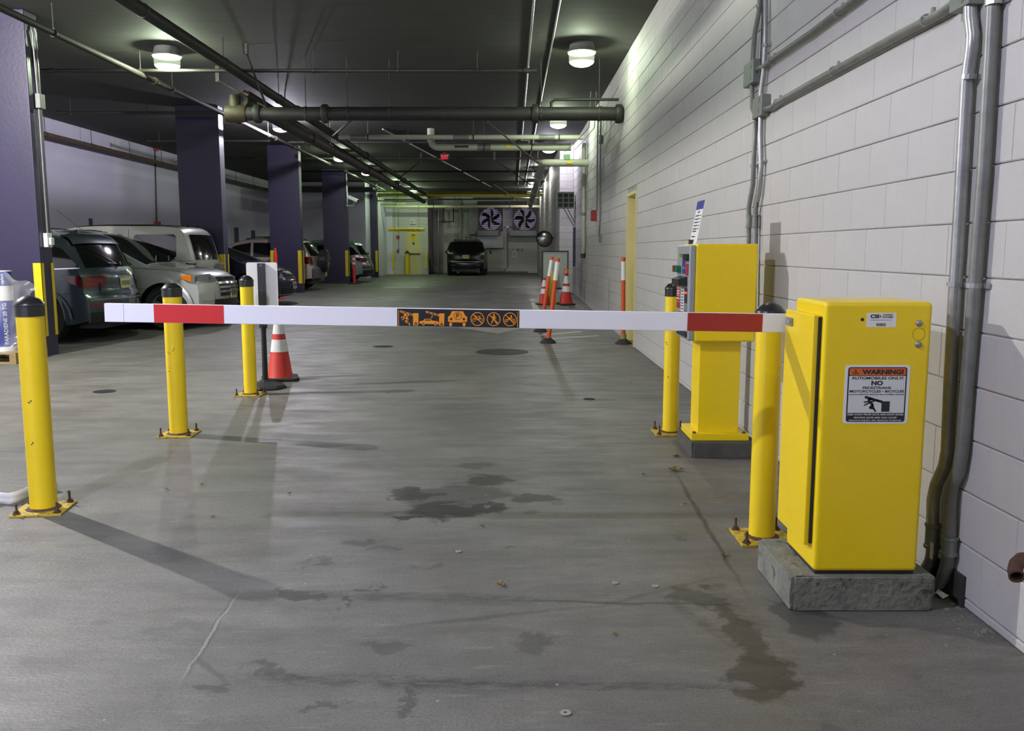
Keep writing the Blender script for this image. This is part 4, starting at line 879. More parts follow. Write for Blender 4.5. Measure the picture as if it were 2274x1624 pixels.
text_mb(mb, 'PEDESTRIANS', FR, X(.5), Z(.615), h*.042, w*.44, 0.03, t, m_ink)
text_mb(mb, 'MOTORCYCLES \u2022 BICYCLES', FR, X(.5), Z(.555), h*.045, w*.84, 0.03, t, m_ink)
text_mb(mb, 'NON-AUTOMOTIVE VEHICLES, SELF-POWERED VEHICLES', FR, X(.5), Z(.50), h*.024, w*.85, 0.03, t, m_ink)
for i, s_ in enumerate(['KEEP AWAY FROM GATE ARM DROP ZONE.', 'MOVING GATE ARM CAN CAUSE', 'SERIOUS INJURY OR VEHICLE DAMAGE.']):
    text_mb(mb, s_, FR, X(.5), Z(.157-.052*i), h*.029, w*(.87, .66, .82)[i], 0.03, t, m_signw)
mb.build('sign_print', None, ws)
def falling(mb, fr, X, Z, s, a, b, m, mg):
    # striped arm, post and the struck figure; unit box 1 x 1
    T = lambda x, y: (X(x), Z(y))
    def st(x0, y0, x1, y1, w_, mm=m): mb.stroke(*T(x0, y0), *T(x1, y1), w_*s, fr, a, b, mm)
    st(.05, .98, .70, .66, .11); st(.22, .90, .36, .83, .055, mg); st(.46, .78, .60, .71, .055, mg)
    mb.prism([T(.68,.04), T(.98,.04), T(.98,.70), T(.68,.70)], fr, a, b, m)
    mb.disc(*T(.22, .80), .075*s, fr, a, b, 16, m); mb.disc(*T(.40, .72), .035*s, fr, a, b, 12, m)
    st(.26, .68, .36, .42, .13); st(.26, .70, .02, .64, .06); st(.24, .62, .04, .44, .06); st(.28, .68, .40, .72, .05)
    st(.36, .44, .24, .28, .09); st(.24, .28, .42, .24, .075); st(.36, .42, .40, .22, .07); st(.40, .22, .48, .05, .075)
mb = MB(); falling(mb, FR, lambda q: X(.30+.42*q), lambda q: Z(.195+.27*q), w*.36, h1+.0008, t, m_ink, m_signw)
mb.build('falling_person_symbol', None, ws)
# the arm --------------------------------------------------------------
AY = 3.585
pl_ = at(235, 694, AY); pr_ = at(1846, 719, AY); pr_.x = 1.28
d = (pr_ - pl_); La = d.length; U_ = d.normalized(); ah = 0.0382; Wn = V((-U_.z, 0, U_.x))
def abox(mb, u0, u1, w0, w1, y0, y1, m=None):
    P = lambda u, w_, y: pl_ + U_*u + Wn*w_ + V((0, y, 0)) - GO
    mb.hexa([P(u0,w0,y0), P(u1,w0,y0), P(u1,w0,y1), P(u0,w0,y1), P(u0,w1,y0), P(u1,w1,y0), P(u1,w1,y1), P(u0,w1,y1)], m)
mb = MB(); abox(mb, 0, La, -ah, ah, -0.014, 0.014); arm = mb.build('barrier_arm', m_arm, gate, bevel=0.002)
def ux(px): return ((at(px, 700, AY-0.014).x) - pl_.x)/U_.x
mb = MB(); abox(mb, ux(342), ux(497), -ah+.001, ah-.001, -0.0152, -0.0138); mb.build('red_band', m_red, arm)['label'] = 'bright red reflective band near the arm tip'
mb = MB(); abox(mb, ux(1527), ux(1693.5), -ah+.001, ah-.001, -0.0152, -0.0138); mb.build('red_band', m_redd, arm)['label'] = 'duller red band near the cabinet'
mb = MB(); abox(mb, ux(1753), ux(1757), -ah-.001, ah+.001, -0.016, 0.016); mb.build('arm_sleeve_edge', mat('cream_sleeve', srgb(205, 200, 180), 0.5), arm)
mb = MB(); abox(mb, ux(274.5), ux(275), -ah, ah, -0.0146, -0.0139); mb.build('seam', m_galvd, arm)
# bracket joining arm and cabinet (behind the cabinet)
mb = MB(); abox(mb, La-0.05, La+0.03, -0.05, 0.05, -0.02, 0.02); q = V((0.0, gy, 0.93)); mb.lathe([(0,0),(0.05,0),(0.05,0.05),(0,0.05)], q, 20, axis='y'); mb.build('arm_bracket', m_dsteel, gate)
# sticker with pictograms
su0, su1 = ux(882), ux(1153); sw = su1-su0; sh = 2*ah*0.94; SO = pl_ + U_*((su0+su1)/2) + V((0, -0.0142, 0)) - GO
SF = (SO, U_, Wn)
mb = MB(); mb.rrect(-sw/2, -sh/2, sw/2, sh/2, 0.0005, SF, 0, 0.0008, m_ink, n=1); mb.build('black_sticker', None, arm)
k = sw/1760.0    # zoomed sticker pixels: 208..1970 wide, 172..440 high (2.27 k per px)
def SX(x): return (x-1089)*k
def SY(x, y): return -(y - (300 + (x-1089)*0.0193))*k
h0, h2, h3 = 0.0008, 0.0012, 0.0016
def sp(mb, pts, m=m_orange, a=h0, b=h2): mb.prism([(SX(x), SY(x, y)) for x, y in pts][::-1], SF, a, b, m)
def ss(mb, x0, y0, x1, y1, w_, m=m_orange, a=h0, b=h2): mb.stroke(SX(x0), SY(x0, y0), SX(x1), SY(x1, y1), w_*k, SF, a, b, m)
def sd(mb, x, y, r, m=m_orange, a=h0, b=h2, ry=None): mb.disc(SX(x), SY(x, y), r*k, SF, a, b, 24, m, ry=(ry*k if ry else None))
def sr(mb, x, y, r0, r1, m=m_orange, a=h0, b=h2): mb.ring2(SX(x), SY(x, y), r0*k, r1*k, SF, a, b, 40, m)
mb = MB(); ss(mb, 230, 178, 230, 408, 9); ss(mb, 1948, 205, 1948, 436, 9); mb.build('sticker_edge_line', None, arm)
mb = MB(); ss(mb, 250, 196, 440, 252, 26); ss(mb, 300, 211, 350, 226, 12, m_ink, h2, h3); ss(mb, 375, 233, 425, 247, 12, m_ink, h2, h3); ss(mb, 262, 200, 285, 207, 12, m_ink, h2, h3)
sp(mb, [(440,225),(517,225),(514,403),(438,402)]); sp(mb, [(450,390),(503,390),(477,340)], m_ink, h2, h3); sp(mb, [(472,380),(482,380),(480,352),(474,352)], m_orange, h3, h3+.0003)
sd(mb, 322, 248, 19); sd(mb, 370, 258, 10); ss(mb, 330, 265, 360, 320, 34); ss(mb, 330, 268, 262, 290, 14); ss(mb, 335, 280, 278, 325, 14); ss(mb, 335, 262, 368, 262, 12); ss(mb, 362, 315, 322, 348, 22); ss(mb, 322, 350, 380, 362, 18); ss(mb, 365, 350, 395, 400, 18)
mb.build('falling_person_symbol', None, arm)
mb = MB(); ss(mb, 622, 204, 815, 258, 26); ss(mb, 650, 212, 690, 223, 12, m_ink, h2, h3); ss(mb, 710, 229, 740, 237, 12, m_ink, h2, h3); ss(mb, 765, 245, 795, 253, 12, m_ink, h2, h3)
sp(mb, [(815,230),(890,230),(886,408),(812,407)]); sp(mb, [(824,396),(876,396),(850,348)], m_ink, h2, h3); sp(mb, [(845,386),(855,386),(853,358),(847,358)], m_orange, h3, h3+.0003)
ss(mb, 718, 258, 706, 294, 14); sd(mb, 705, 290, 11)
sp(mb, [(530,345),(592,330),(604,308),(690,308),(712,333),(790,342),(806,358),(806,388),(530,376)]); sp(mb, [(606,332),(614,318),(684,318),(700,334)], m_ink, h2, h3)
for x, y in ((587, 380), (762, 384)): sd(mb, x, y, 25, m_ink, h2, h3); sd(mb, x, y, 22, m_orange, h3, h3+.0003); sd(mb, x, y, 10, m_ink, h3+.0003, h3+.0006)
mb.build('car_under_arm_symbol', None, arm)
mb = MB(); sp(mb, [(998,197),(1158,200),(1190,262),(1218,280),(1218,350),(1196,362),(964,358),(942,344),(944,276),(968,262)]); sp(mb, [(962,350),(1000,350),(1000,405),(985,418),(970,414),(962,404)]); sp(mb, [(1155,350),(1194,352),(1194,408),(1180,420),(1164,418),(1155,408)])
sd(mb, 988, 312, 18, m_ink, h2, h3); sd(mb, 1171, 314, 18, m_ink, h2, h3); sr(mb, 1082, 266, 51, 57, m_ink, h2, h3)
ss(mb, 1068, 300, 1068, 232, 10, m_ink, h2, h3); sr(mb, 1082, 252, 12, 22, m_ink, h2, h3)
mb.build('car_front_symbol', None, arm)
def ban(mb, cx, cy): sr(mb, cx, cy, 88, 99); ss(mb, cx-62, cy-64, cx+64, cy+62, 12, m_orange, h0, h3)
mb = MB(); ban(mb, 1367, 312)
for x in (1318, 1414): sr(mb, x, 325, 20, 27)
for q in [(1318,325,1345,275),(1345,275,1400,285),(1335,290,1375,330),(1375,330,1400,285),(1400,285,1414,325),(1385,275,1415,272),(1335,268,1352,262)]: ss(mb, *q, 8)
mb.build('no_bicycle_symbol', None, arm)
mb = MB(); ban(mb, 1601, 316); sd(mb, 1603, 250, 11)
for q in [(1603,262,1603,318,30),(1603,315,1568,372,16),(1606,315,1645,378,16),(1592,270,1582,318,11),(1616,270,1630,315,11)]: ss(mb, *q)
mb.build('no_pedestrian_symbol', None, arm)
mb = MB(); ban(mb, 1835, 320); sd(mb, 1852, 270, 12)
for x in (1785, 1880): sr(mb, x, 338, 15, 24)
for q in [(1852,282,1866,316,20),(1785,338,1815,308,10),(1812,312,1880,318,24),(1880,338,1900,308,10),(1850,330,1866,345,22),(1850,290,1815,300,9)]: ss(mb, *q)
mb.build('no_motorcycle_symbol', None, arm)
# concrete pad under the cabinet
def rough_slab(name, label, x0, x1, y0, y1, h, m, seed=0, jit=0.006):
    rnd = random.Random(seed); me = bmesh.new(); bmesh.ops.create_cube(me, size=1.0)
    bmesh.ops.bevel(me, geom=[e for e in me.edges], offset=0.03, segments=2, affect='EDGES')
    bmesh.ops.subdivide_edges(me, edges=me.edges, cuts=3, use_grid_fill=True)
    for v in me.verts:
        n = v.co.normalized(); v.co = V((v.co.x*(x1-x0), v.co.y*(y1-y0), (v.co.z+0.5)*h))
        if 0.02 < v.co.z < h*0.96: v.co += V((n.x, n.y, 0))*rnd.uniform(-jit, jit)
        else: v.co.z += rnd.uniform(-jit, 0)*0.3
    o = bpy.data.objects.new(name, bpy.data.meshes.new(name)); me.to_mesh(o.data); me.free(); C.objects.link(o); o.data.materials.append(m)
    o.location = ((x0+x1)/2, (y0+y1)/2, 0); o.data.shade_smooth(); o.data.set_sharp_from_angle(angle=math.radians(50)); return tag(o, label, 'concrete pad')
rough_slab('concrete_pad', 'rough pale concrete pad under the gate cabinet', 1.055, 1.60, 3.145, 3.60, pad_h, m_pad, 3)
rough_slab('concrete_pad', 'low dark concrete pad under the ticket machine', 1.185, 1.62, 5.60, 6.12, 0.105, m_padd, 4, 0.004)

# ------------------------------------------------------------------ ticket machine
PX0, PX1, PY0, PY1 = 1.178, 1.575, 5.60, 6.03
pay = tag(empty('ticket_machine', ((PX0+PX1)/2, (PY0+PY1)/2, 0.105)), 'yellow parking ticket machine on a pedestal against the block wall', 'ticket machine')
PO = V(pay.location); hx, hy = (PX1-PX0)/2, (PY1-PY0)/2
mb = MB(); mb.box((-hx, -hy, 0.665), (hx, hy, 1.295)); mb.build('head', m_yel, pay, bevel=0.014, segs=3)
mb = MB(); mb.box((-0.135, -0.11, 0.045), (0.135, 0.13, 0.67)); mb.build('pedestal', m_yel, pay, bevel=0.003)
mb = MB(); mb.box((-0.185, -0.16, 0), (0.195, 0.2, 0.047)); mb.build('base_flange', m_yel, pay, bevel=0.003)
for sx, sy in ((-1, -1), (1, -1)):
    mb = MB(); mb.lathe([(0,0.047),(0.012,0.047),(0.012,0.057),(0,0.06)], (sx*0.165, sy*0.14, 0), 6); mb.build('anchor_bolt', m_rust, pay)
mb = MB(); mb.box((-hx-0.042, -hy+0.004, 0.67), (-hx+0.001, hy-0.004, 1.288)); dr = mb.build('front_panel', m_silv, pay, bevel=0.014, segs=3)
PF = frame((-hx-0.042, 0, 0), (0,-1,0), (0,0,1))
PW2 = hy-0.012
fx = lambda zx: -PW2 + 2*PW2*(zx-90)/175.0
fz = lambda zy: 1.288 - (zy-512)/(1624-512)*0.63
def pan(name, x0, y0, x1, y1, dep, m, par=dr, r=0.004, lab=None):
    mb = MB(); mb.rrect(fx(x0), fz(y1), fx(x1), fz(y0), r, PF, 0, dep); o = mb.build(name, m, par, bevel=0.0015)
    if lab: o['label'] = lab
    return o
pan('display', 128, 608, 166, 658, 0.002, mat('lcd_olive', srgb(118, 126, 50), 0.3))
pan('blue_sticker', 170, 622, 216, 845, 0.0015, m_blue)
mb = MB(); mb.ring2(fx(192), fz(730), 0.028, 0.038, PF, 0.0015, 0.003, 24, m_redp); mb.rrect(fx(180), fz(785), fx(206), fz(768), 0.002, PF, 0.0015, 0.003, m_signw, n=2); mb.build('sticker_print', None, dr)
pan('coin_block', 222, 614, 262, 690, 0.022, m_blkp); pan('red_sticker', 222, 725, 262, 860, 0.0015, m_redp)
for i, (x0, x1, m_) in enumerate([(92, 112, m_redp), (114, 132, m_blkp), (134, 154, mat('green_button', srgb(20, 120, 80), 0.25))]):
    pan('push_button', x0, 752, x1, 830, 0.034, m_, r=0.006)
v = MB(); a, b = fx(150), fx(245); vs = [(a, fz(980), 0), (b, fz(980), 0), (b, fz(870), 0), (a, fz(870), 0), (a, fz(972), 0.06), (b, fz(972), 0.06), (b, fz(900), 0.06), (a, fz(900), 0.06)]
v.hexa([PF[0] + PF[1]*x + PF[2]*z + PF[1].cross(PF[2])*n for x, z, n in vs]); v.build('ticket_visor', m_blkp, dr, fix=True, bevel=0.003)
mb = MB(); mb.tube([PF[0] + PF[1]*fx(100) + PF[2]*fz(q) + V((-n, 0, 0)) for q, n in ((925, 0.0), (925, 0.04), (970, 0.045), (972, 0.0))], 0.004, 6); mb.build('wire_guard', m_chrome, dr)
for (x0, y0, x1, y1, m_) in [(95, 978, 150, 1010, m_redp), (95, 1032, 150, 1105, m_redp), (100, 1120, 148, 1178, m_redp), (100, 1186, 152, 1262, m_redp), (160, 1030, 206, 1282, m_signw), (212, 1008, 252, 1180, m_blkp), (216, 1190, 250, 1280, m_galvd)]:
    pan('instruction_sticker', x0, y0, x1, y1, 0.0015, m_)
mb = MB()
for y in (1055, 1085, 1145): mb.rrect(fx(105), fz(y+8), fx(142), fz(y-8), 0.001, PF, 0.0015, 0.0028, m_signw, n=1)
for y in range(1050, 1270, 34): mb.rrect(fx(166), fz(y+9), fx(200), fz(y-9), 0.001, PF, 0.0015, 0.0028, m_galvd, n=1)
mb.build('sticker_print', None, dr)
pan('red_indicator', 216, 1046, 249, 1070, 0.004, mat('red_led', (1, 0.02, 0.02), 0.4, emit=4, ecol=(1, 0.03, 0.03)), lab='lit red indicator strip')
pan('ticket_slot', 130, 1500, 262, 1565, 0.012, m_blkp)
pan('card_reader', 120, 1290, 262, 1480, 0.006, m_galvd)
# rates sign on top of the machine
base0 = V((1.215, 5.885, 1.40)) - PO; lean = V((0.05, 0, 0.285)).normalized()
RF = (base0, V((0,-1,0)), lean)
sgn = tag(empty('rates_sign', PO + base0), 'white rates sign with a blue heading leaning back on top of the ticket machine', 'sign')
RF = (V((0,0,0)), V((0,-1,0)), lean)
mb = MB(); mb.rrect(-0.112, 0, 0.112, 0.29, 0.004, RF, 0, 0.004, m_white, n=2); mb.build('sign_plate', None, sgn)
mb = MB(); mb.rrect(-0.112, 0.232, 0.112, 0.29, 0.002, RF, 0.004, 0.005, m_blue, n=2); mb.ring2(0, 0.262, 0.013, 0.019, RF, 0.005, 0.006, 20, m_redp); mb.build('sign_header', None, sgn)
mb = MB(); text_mb(mb, 'RATES', RF, 0, 0.215, 0.014, 0.06, 0.03, 0.0052, m_blue)
for i, z in enumerate((.19, .168, .146, .124, .102, .086, .05)):
    mb.rrect(-0.085, z-0.004, 0.03, z+0.004, 0.001, RF, .004, .005, m_navy, n=1)
    if i < 5: mb.rrect(0.055, z-0.004, 0.085, z+0.004, 0.001, RF, .004, .005, m_navy, n=1)
mb.build('sign_print', None, sgn)
mb = MB(); mb.box((-0.03, -0.008, -0.0), (0.01, 0.008, 0.03)); mb.build('sign_foot', m_dsteel, sgn)

# ------------------------------------------------------------------ sign on a rubber-based post, cones, delineators
p = gp(590, 862); ps = tag(empty('post_sign', (p.x, p.y, 0)), 'back of a white rectangular sign on a black post with a rubber base', 'sign')
mb = MB(); mb.lathe([(0.0, 0), (0.205, 0), (0.21, 0.015), (0.19, 0.035), (0.12, 0.055), (0.06, 0.07), (0.045, 0.085), (0, 0.085)], n=8); mb.build('rubber_base', m_rub, ps, smooth=25)
mb = MB(); mb.tube([(0,0,0.05), (0,0,0.55), (0,0,0.62)], [0.029, 0.025, 0.030], 12); mb.box((-0.036, -0.012, 0.6), (0.036, 0.012, 1.235)); mb.build('post', mat('dark_green_black_post', srgb(34, 40, 38), 0.45, var=0.15), ps, smooth=35)
s_top = at(590, 583, p.y).z; s_bot = 0.74
mb = MB(); f = frame((0, 0.016, 0), (1,0,0), (0,0,1)); mb.rrect(-0.152, s_bot, 0.152, s_top, 0.02, f, -0.004, 0); mb.build('sign_plate', m_white, ps)
mb = MB(); f = frame((0, -0.012, 0), (1,0,0), (0,0,1))
mb.ring2(0, s_top-0.03, 0.005, 0.009, f, 0, 0.003, 14, m_steel); mb.disc(0, s_top-0.27, 0.004, f, 0, 0.003, 8, m_steel); mb.disc(0, s_top-0.30, 0.004, f, 0, 0.003, 8, m_steel); mb.build('bolt', None, ps)
def make_cone(x, y, H, label, rb=0.135, rot=0.2, s=0.19, group=None, bands=True):
    rt = tag(empty('traffic_cone', (x, y, zf(y)), rot), label, 'traffic cone', group)
    b = MB(); pts = [(s*math.copysign(1, math.cos(a))*(1 if abs(abs(math.cos(a))-.92) < .1 else .72), s*math.copysign(1, math.sin(a))*(1 if abs(abs(math.sin(a))-.92) < .1 else .72)) for a in [PI/8+k*PI/4 for k in range(8)]]
    b.prism(pts, frame((0,0,0), (1,0,0), (0,1,0)), 0, 0.035); b.build('rubber_foot', m_rub, rt, bevel=0.012)
    rad = lambda z: rb + (0.03 - rb)*z/H
    def seg(nm, z0, z1, m, off=0.0):
        q = MB(); q.lathe([(rad(z0)+off, z0), (rad(z1)+off, z1)], n=28); q.build(nm, m, rt, smooth=60)
    q = MB(); q.lathe([(rad(0.03)+.012, 0.03), (rad(0.05), 0.05), (rad(H), H), (0, H+0.004)], n=28); q.build('cone_body', m_cone, rt, smooth=60)
    if bands: seg('reflective_band', H*0.42, H*0.60, m_refl, 0.002); seg('reflective_band', H*0.68, H*0.92, m_refl, 0.002)
    return rt
p = gp(622, 851); make_cone(p.x*1.025, p.y+0.24, 0.72, 'red-orange traffic cone with two white bands beside the post sign', rot=0.3)
def make_delin(px, py, tx, ty, r, label, h=1.05, tan_ring=False, y=None):
    p = gp(px, py); rt = tag(empty('delineator', (p.x, p.y, zf(p.y))), label, 'delineator', 'orange delineator posts by the right wall')
    b = MB(); b.lathe([(0,0),(0.125,0),(0.12,0.015),(0.07,0.06),(0.05,0.075),(0,0.075)], n=18); b.build('rubber_foot', m_rub, rt, smooth=30)
    top = at(tx, ty, p.y) - V(rt.location); top.y += 0.0
    def P(t): return top*t
    def cyl(nm, t0, t1, rr, m): q = MB(); q.tube([P(t0), P(t1)], rr, 18); q.build(nm, m, rt, smooth=60)
    cyl('post', 0.05, 1.0, r, m_delo); cyl('reflective_band', 0.74, 0.955, r+0.002, m_refl)
    if tan_ring: cyl('base_collar', 0.055, 0.12, r+0.015, m_wood)
    return rt
make_delin(1217, 762, 1239, 573, 0.033, 'orange delineator leaning right, nearer one of the leaning pair')
make_delin(1200, 737, 1226, 570, 0.030, 'orange delineator leaning right, farther one of the leaning pair')
make_delin(1384, 764, 1384.5, 572, 0.031, 'upright orange delineator in front of the cream door frame', tan_ring=True)
# sign stand near the pier with things leaning on it
sy = 20.6; a = at(1203, 557, sy); b = at(1262, 643, sy)
st = tag(empty('sign_stand', ((a.x+b.x)/2, sy, zf(sy))), 'blank grey sign board in a black frame on a floor stand', 'sign stand')
w = (b.x-a.x)/2; z0 = b.z - zf(sy); z1 = a.z - zf(sy)
mb = MB(); mb.box((-w+0.02, 0.0, z0+0.02), (w-0.02, 0.02, z1-0.02)); mb.build('board', mat('grey_board', srgb(160, 168, 160), 0.4), st)
for A, B in [((-w, -0.02, z0), (-w+0.03, 0.04, z1)), ((w-0.03, -0.02, z0), (w, 0.04, z1)), ((-w+0.03, -0.02, z1-0.03), (w-0.03, 0.04, z1)), ((-w+0.03, -0.02, z0), (w-0.03, 0.04, z0+0.04))]:
    mb = MB(); mb.box(A, B); mb.build('frame_bar', m_blkp, st)
for sx in (-1, 1):
    mb = MB(); x = sx*(w-0.03); mb.box((x-0.02, 0, 0.03), (x+0.02, 0.03, z0+0.02)); mb.box((x-0.05, -0.2, 0), (x+0.05, 0.22, 0.035)); mb.lathe([(0,-0.03),(0.04,-0.03),(0.04,0.03),(0,0.03)], (x-0.0, -0.22, 0.04), 12, axis='x'); mb.build('stand_foot', m_blkp, st)
mb = MB(); mb.box((-w-0.05, -0.24, 0.0), (w+0.1, -0.18, 0.03)); mb.build('cross_bar', m_blkp, st)
p = at(1256, 658, 20.2); make_cone(p.x, 20.04, 0.72, 'red traffic cone in front of the sign stand, at its right foot', rb=0.16)
make_cone(p.x-0.5, 20.04, 0.62, 'red traffic cone mostly hidden behind the leaning delineators', rb=0.14)
mb = MB(); q = V((p.x, 20.04, zf(20.04)+0.722)); mb.lathe([(0,0),(0.05,0.0),(0.05,0.08),(0.03,0.11),(0,0.12)], q, 14); tag(mb.build('warning_beacon', m_amber, smooth=40), 'small amber beacon sitting on top of a cone', 'lamp')
q = at(1226, 655, 20.35); mb = MB(); mb.prism([(-0.11, 0), (0.11, 0), (0.02, 0.78), (-0.02, 0.78)], frame((q.x, 20.35, zf(20.3)), (1,0,0), (0,0,1)), -0.02, 0.02); tag(mb.build('floor_sign', m_guard), 'yellow folded floor sign behind the leaning delineators', 'floor sign')
# red channelizer post near the camera column, and one behind the second column gap
p = gp(787, 631); rt = tag(empty('channelizer', (p.x, p.y, zf(p.y))), 'red channelizer post with white bands beside the green-grey car', 'delineator')
mb = MB(); mb.lathe([(0,0),(0.24,0),(0.22,0.04),(0,0.045)], n=20); mb.build('rubber_foot', m_rub, rt, smooth=30)
mb = MB(); mb.lathe([(0.055,0.04),(0.055,0.75),(0.05,0.78),(0.045,0.95),(0,0.96)], n=18); mb.ring2(0, 1.0, 0.02, 0.045, frame((0,-0.01,0), (1,0,0), (0,0,1)), 0, 0.02, 20); mb.build('post', mat('channelizer_red', srgb(220, 40, 46), 0.45), rt, smooth=60)
for z in (0.7, 0.85): mb = MB(); mb.lathe([(0.058,z),(0.058,z+0.09)], n=18); mb.build('white_band', m_refl, rt, smooth=60)
p = at(612, 580, 21.8); mb = MB(); mb.lathe([(0.05,0),(0.045,0.6),(0.02,0.75),(0,0.76)], (p.x, 21.8, 0.55+0.12), 14); mb.lathe([(0,0),(0.2,0),(0.19,0.04),(0.05,0.05)], (p.x, 21.8, zf(21.8)), 16); mb.lathe([(0.05,0.05),(0.05,0.6)], (p.x, 21.8, zf(21.8)), 14)
o = tag(mb.build('channelizer', m_cone, smooth=40), 'red post tip showing above the white sign plate', 'delineator')

# ------------------------------------------------------------------ roll, pallet, plastic sheet, white strip at the left
pal = tag(empty('pallet', (-6.52, 10.72, 0)), 'wooden pallet at the foot of the nearest purple column', 'pallet')
for i in range(5): mb = MB(); y = -0.34 + i*0.155; mb.box((-0.55, y, 0.115), (0.55, y+0.10, 0.135)); mb.build('deck_board', m_wood, pal)
for y in (-0.34, -0.02, 0.29): mb = MB(); mb.box((-0.55, y, 0.0), (0.55, y+0.09, 0.02)); mb.build('bottom_board', m_wood, pal)
for x in (-0.55, -0.04, 0.47): mb = MB(); mb.box((x, -0.34, 0.02), (x+0.08, 0.38, 0.115)); mb.build('stringer', m_wood, pal)
roll = tag(empty('membrane_roll', (-6.235, 10.62, 0.136)), 'upright blue and white labelled membrane roll on the pallet', 'roll')
r0 = 0.135
mb = MB(); mb.lathe([(0,0),(r0,0),(r0,0.98),(0.05,0.98),(0.05,0.9),(0,0.9)], n=36); mb.build('roll_body', m_white, roll, smooth=50)
mb = MB(); mb.lathe([(r0+.001,0.06),(r0+.001,0.62)], n=36); mb.build('blue_label', m_blue, roll, smooth=60)
mb = MB(); mb.lathe([(r0+.001,0.80),(r0+.001,0.97)], n=36); mb.build('blue_label', m_blue, roll, smooth=60)
mb = MB()
fan_ = 0.9
tmp = MB(); tf = frame((0,0,0), (0,0,1), (-1,0,0)); text_mb(tmp, 'PARADIENE 20 TG', tf, 0.34, 0, 0.045, 0.5, 0.02, 0, m_signw); text_mb(tmp, 'siplast', tf, 0.88, 0, 0.04, 0.13, 0.02, 0, m_signw)
a0 = math.radians(-48); vs = []
for q in tmp.v:
    an = a0 + q.x/(r0+.002); vs.append(V(((r0+.003)*math.cos(an), (r0+.003)*math.sin(an), q.z)))
mb.add(vs, tmp.f, m_signw); mb.build('lettering', None, roll)
m_film = bpy.data.materials.new('clear_plastic_film'); m_film.use_nodes = True; nt = m_film.node_tree; bs = nt.nodes['Principled BSDF']
bs.inputs['Base Color'].default_value = (0.7, 0.7, 0.74, 1); bs.inputs['Roughness'].default_value = 0.22; bs.inputs['Alpha'].default_value = 0.16; bs.inputs['Specular IOR Level'].default_value = 1.0
vs = []; fs = []; n1, n2 = 40, 44; rnd = random.Random(5)
for i in range(n1+1):
    for j in range(n2+1):
        u = i/n1; v_ = j/n2        # u across, v down
        x = -6.62 + 0.86*u; top = 1.18 - 0.42*max(0, u-0.35)**1.1
        z = top*(1-v_) + 0.14*v_
        x2 = x + 0.08*v_*u + 0.03*math.sin(9*v_+6*u)*v_
        y = 10.42 - 0.1*math.sin(PI*min(1, u*1.1)) + 0.045*math.sin(17*u + 5*v_ + 2*math.sin(7*v_))*(0.3+v_) + 0.02*math.sin(41*u+9*v_) + (0.16 if v_ < 0.06 else 0)*(1 - v_/0.06)
        z += 0.025*math.sin(23*u+3*v_)*(1-v_)
        vs.append(V((x2, y, z)))
for i in range(n1):
    for j in range(n2): a = i*(n2+1)+j; fs.append((a, a+1, a+n2+2, a+n2+1))
mb = MB(); mb.add(vs, fs); tag(mb.build('plastic_sheet', m_film, smooth=180), 'clear crumpled plastic sheet draped over the roll by the column', 'plastic sheet')
path = [(-40,1128),(0,1119),(20,1121),(40,1117),(58,1109),(75,1100),(100,1095),(127,1090)]
pts = [gp(*q) for q in path]; vs = []; fs = []
pts = [pts[0].lerp(pts[1], 0.5)] + pts[1:]
for i, q in enumerate(pts):
    h = 0.062
    for z, o_ in ((0.001, 0), (h*.3, 0.006), (h*.6, 0.006), (h, 0)): vs.append(q + V((0, o_, z)))
for i in range(len(pts)-1):
    for j in range(3): a = i*4+j; fs.append((a, a+4, a+5, a+1))
mb = MB(); mb.add(vs, fs); tag(mb.build('plastic_strip', m_white, smooth=180, solid=0.004), 'curved white plastic strip lying behind the nearest left bollard', 'plastic strip')

# ------------------------------------------------------------------ manhole covers, leaves, litter
def cover(px, py, wpx, label, cat='manhole cover'):
    a = gp(px-wpx, py); b = gp(px+wpx, py); c = gp(px, py); r = (b.x-a.x)/2
    rt = tag(empty('manhole_cover', (c.x, c.y, zf(c.y))), label, cat)
    mb = MB(); mb.lathe([(r*0.96, -0.01), (r*0.96, 0.003), (0, 0.003)], n=32); mb.build('cover_plate', m_iron, rt)
    mb = MB(); mb.lathe([(r*0.97, 0.0), (r*0.97, 0.004), (r, 0.004), (r, -0.01)], n=32); mb.build('cover_ring', m_dsteel, rt)
    mb = MB(); f = frame((0,0,0), (1,0,0), (0,1,0))
    for k in range(-4, 5):
        y = k*r*0.2; h = math.sqrt(max(0, r*r*0.8-y*y))
        if h > 0.03: mb.stroke(-h, y, h, y, r*0.05, f, 0.002, 0.005)
    o = mb.build('tread_ribs', m_iron, rt)
cover(1115, 782, 59, 'large dark round grate in the middle of the lane'); cover(851, 770, 23, 'small round cover left of the large grate'); cover(232, 870, 24, 'small round cover on the floor at far left'); cover(1308, 887, 13, 'tiny dark round cover right of the lane centre')
def leaf(px, py, s, label, grp=None, rz=0, m=None):
    p = gp(px, py); vs = []; n = 12
    for k in range(n):
        a = 2*PI*k/n; r_ = s*(1 if k % 2 == 0 else 0.55)*(1 + 0.3*math.cos(a)); vs.append(V((r_*math.cos(a)*1.3, r_*math.sin(a)*0.75, 0.004 + 0.35*s*abs(math.sin(a*1.5 + px)))))
    fs = [(n, k, (k+1) % n) for k in range(n)]; vs.append(V((0, 0, 0.002)))
    mb = MB(); mb.add(vs, fs); o = mb.build('leaf', m or m_leaf, origin=(0,0,0), solid=0.001); o.location = p + V((0,0,0.003)); o.rotation_euler = (0, 0, rz); return tag(o, label, 'leaf', grp)
leaf(1495, 1046, 0.045, 'largest curled dry leaf, on the floor before the low dark pad', rz=0.2); leaf(1500, 1015, 0.03, 'dry leaf at the corner of the low dark pad', rz=1.0)
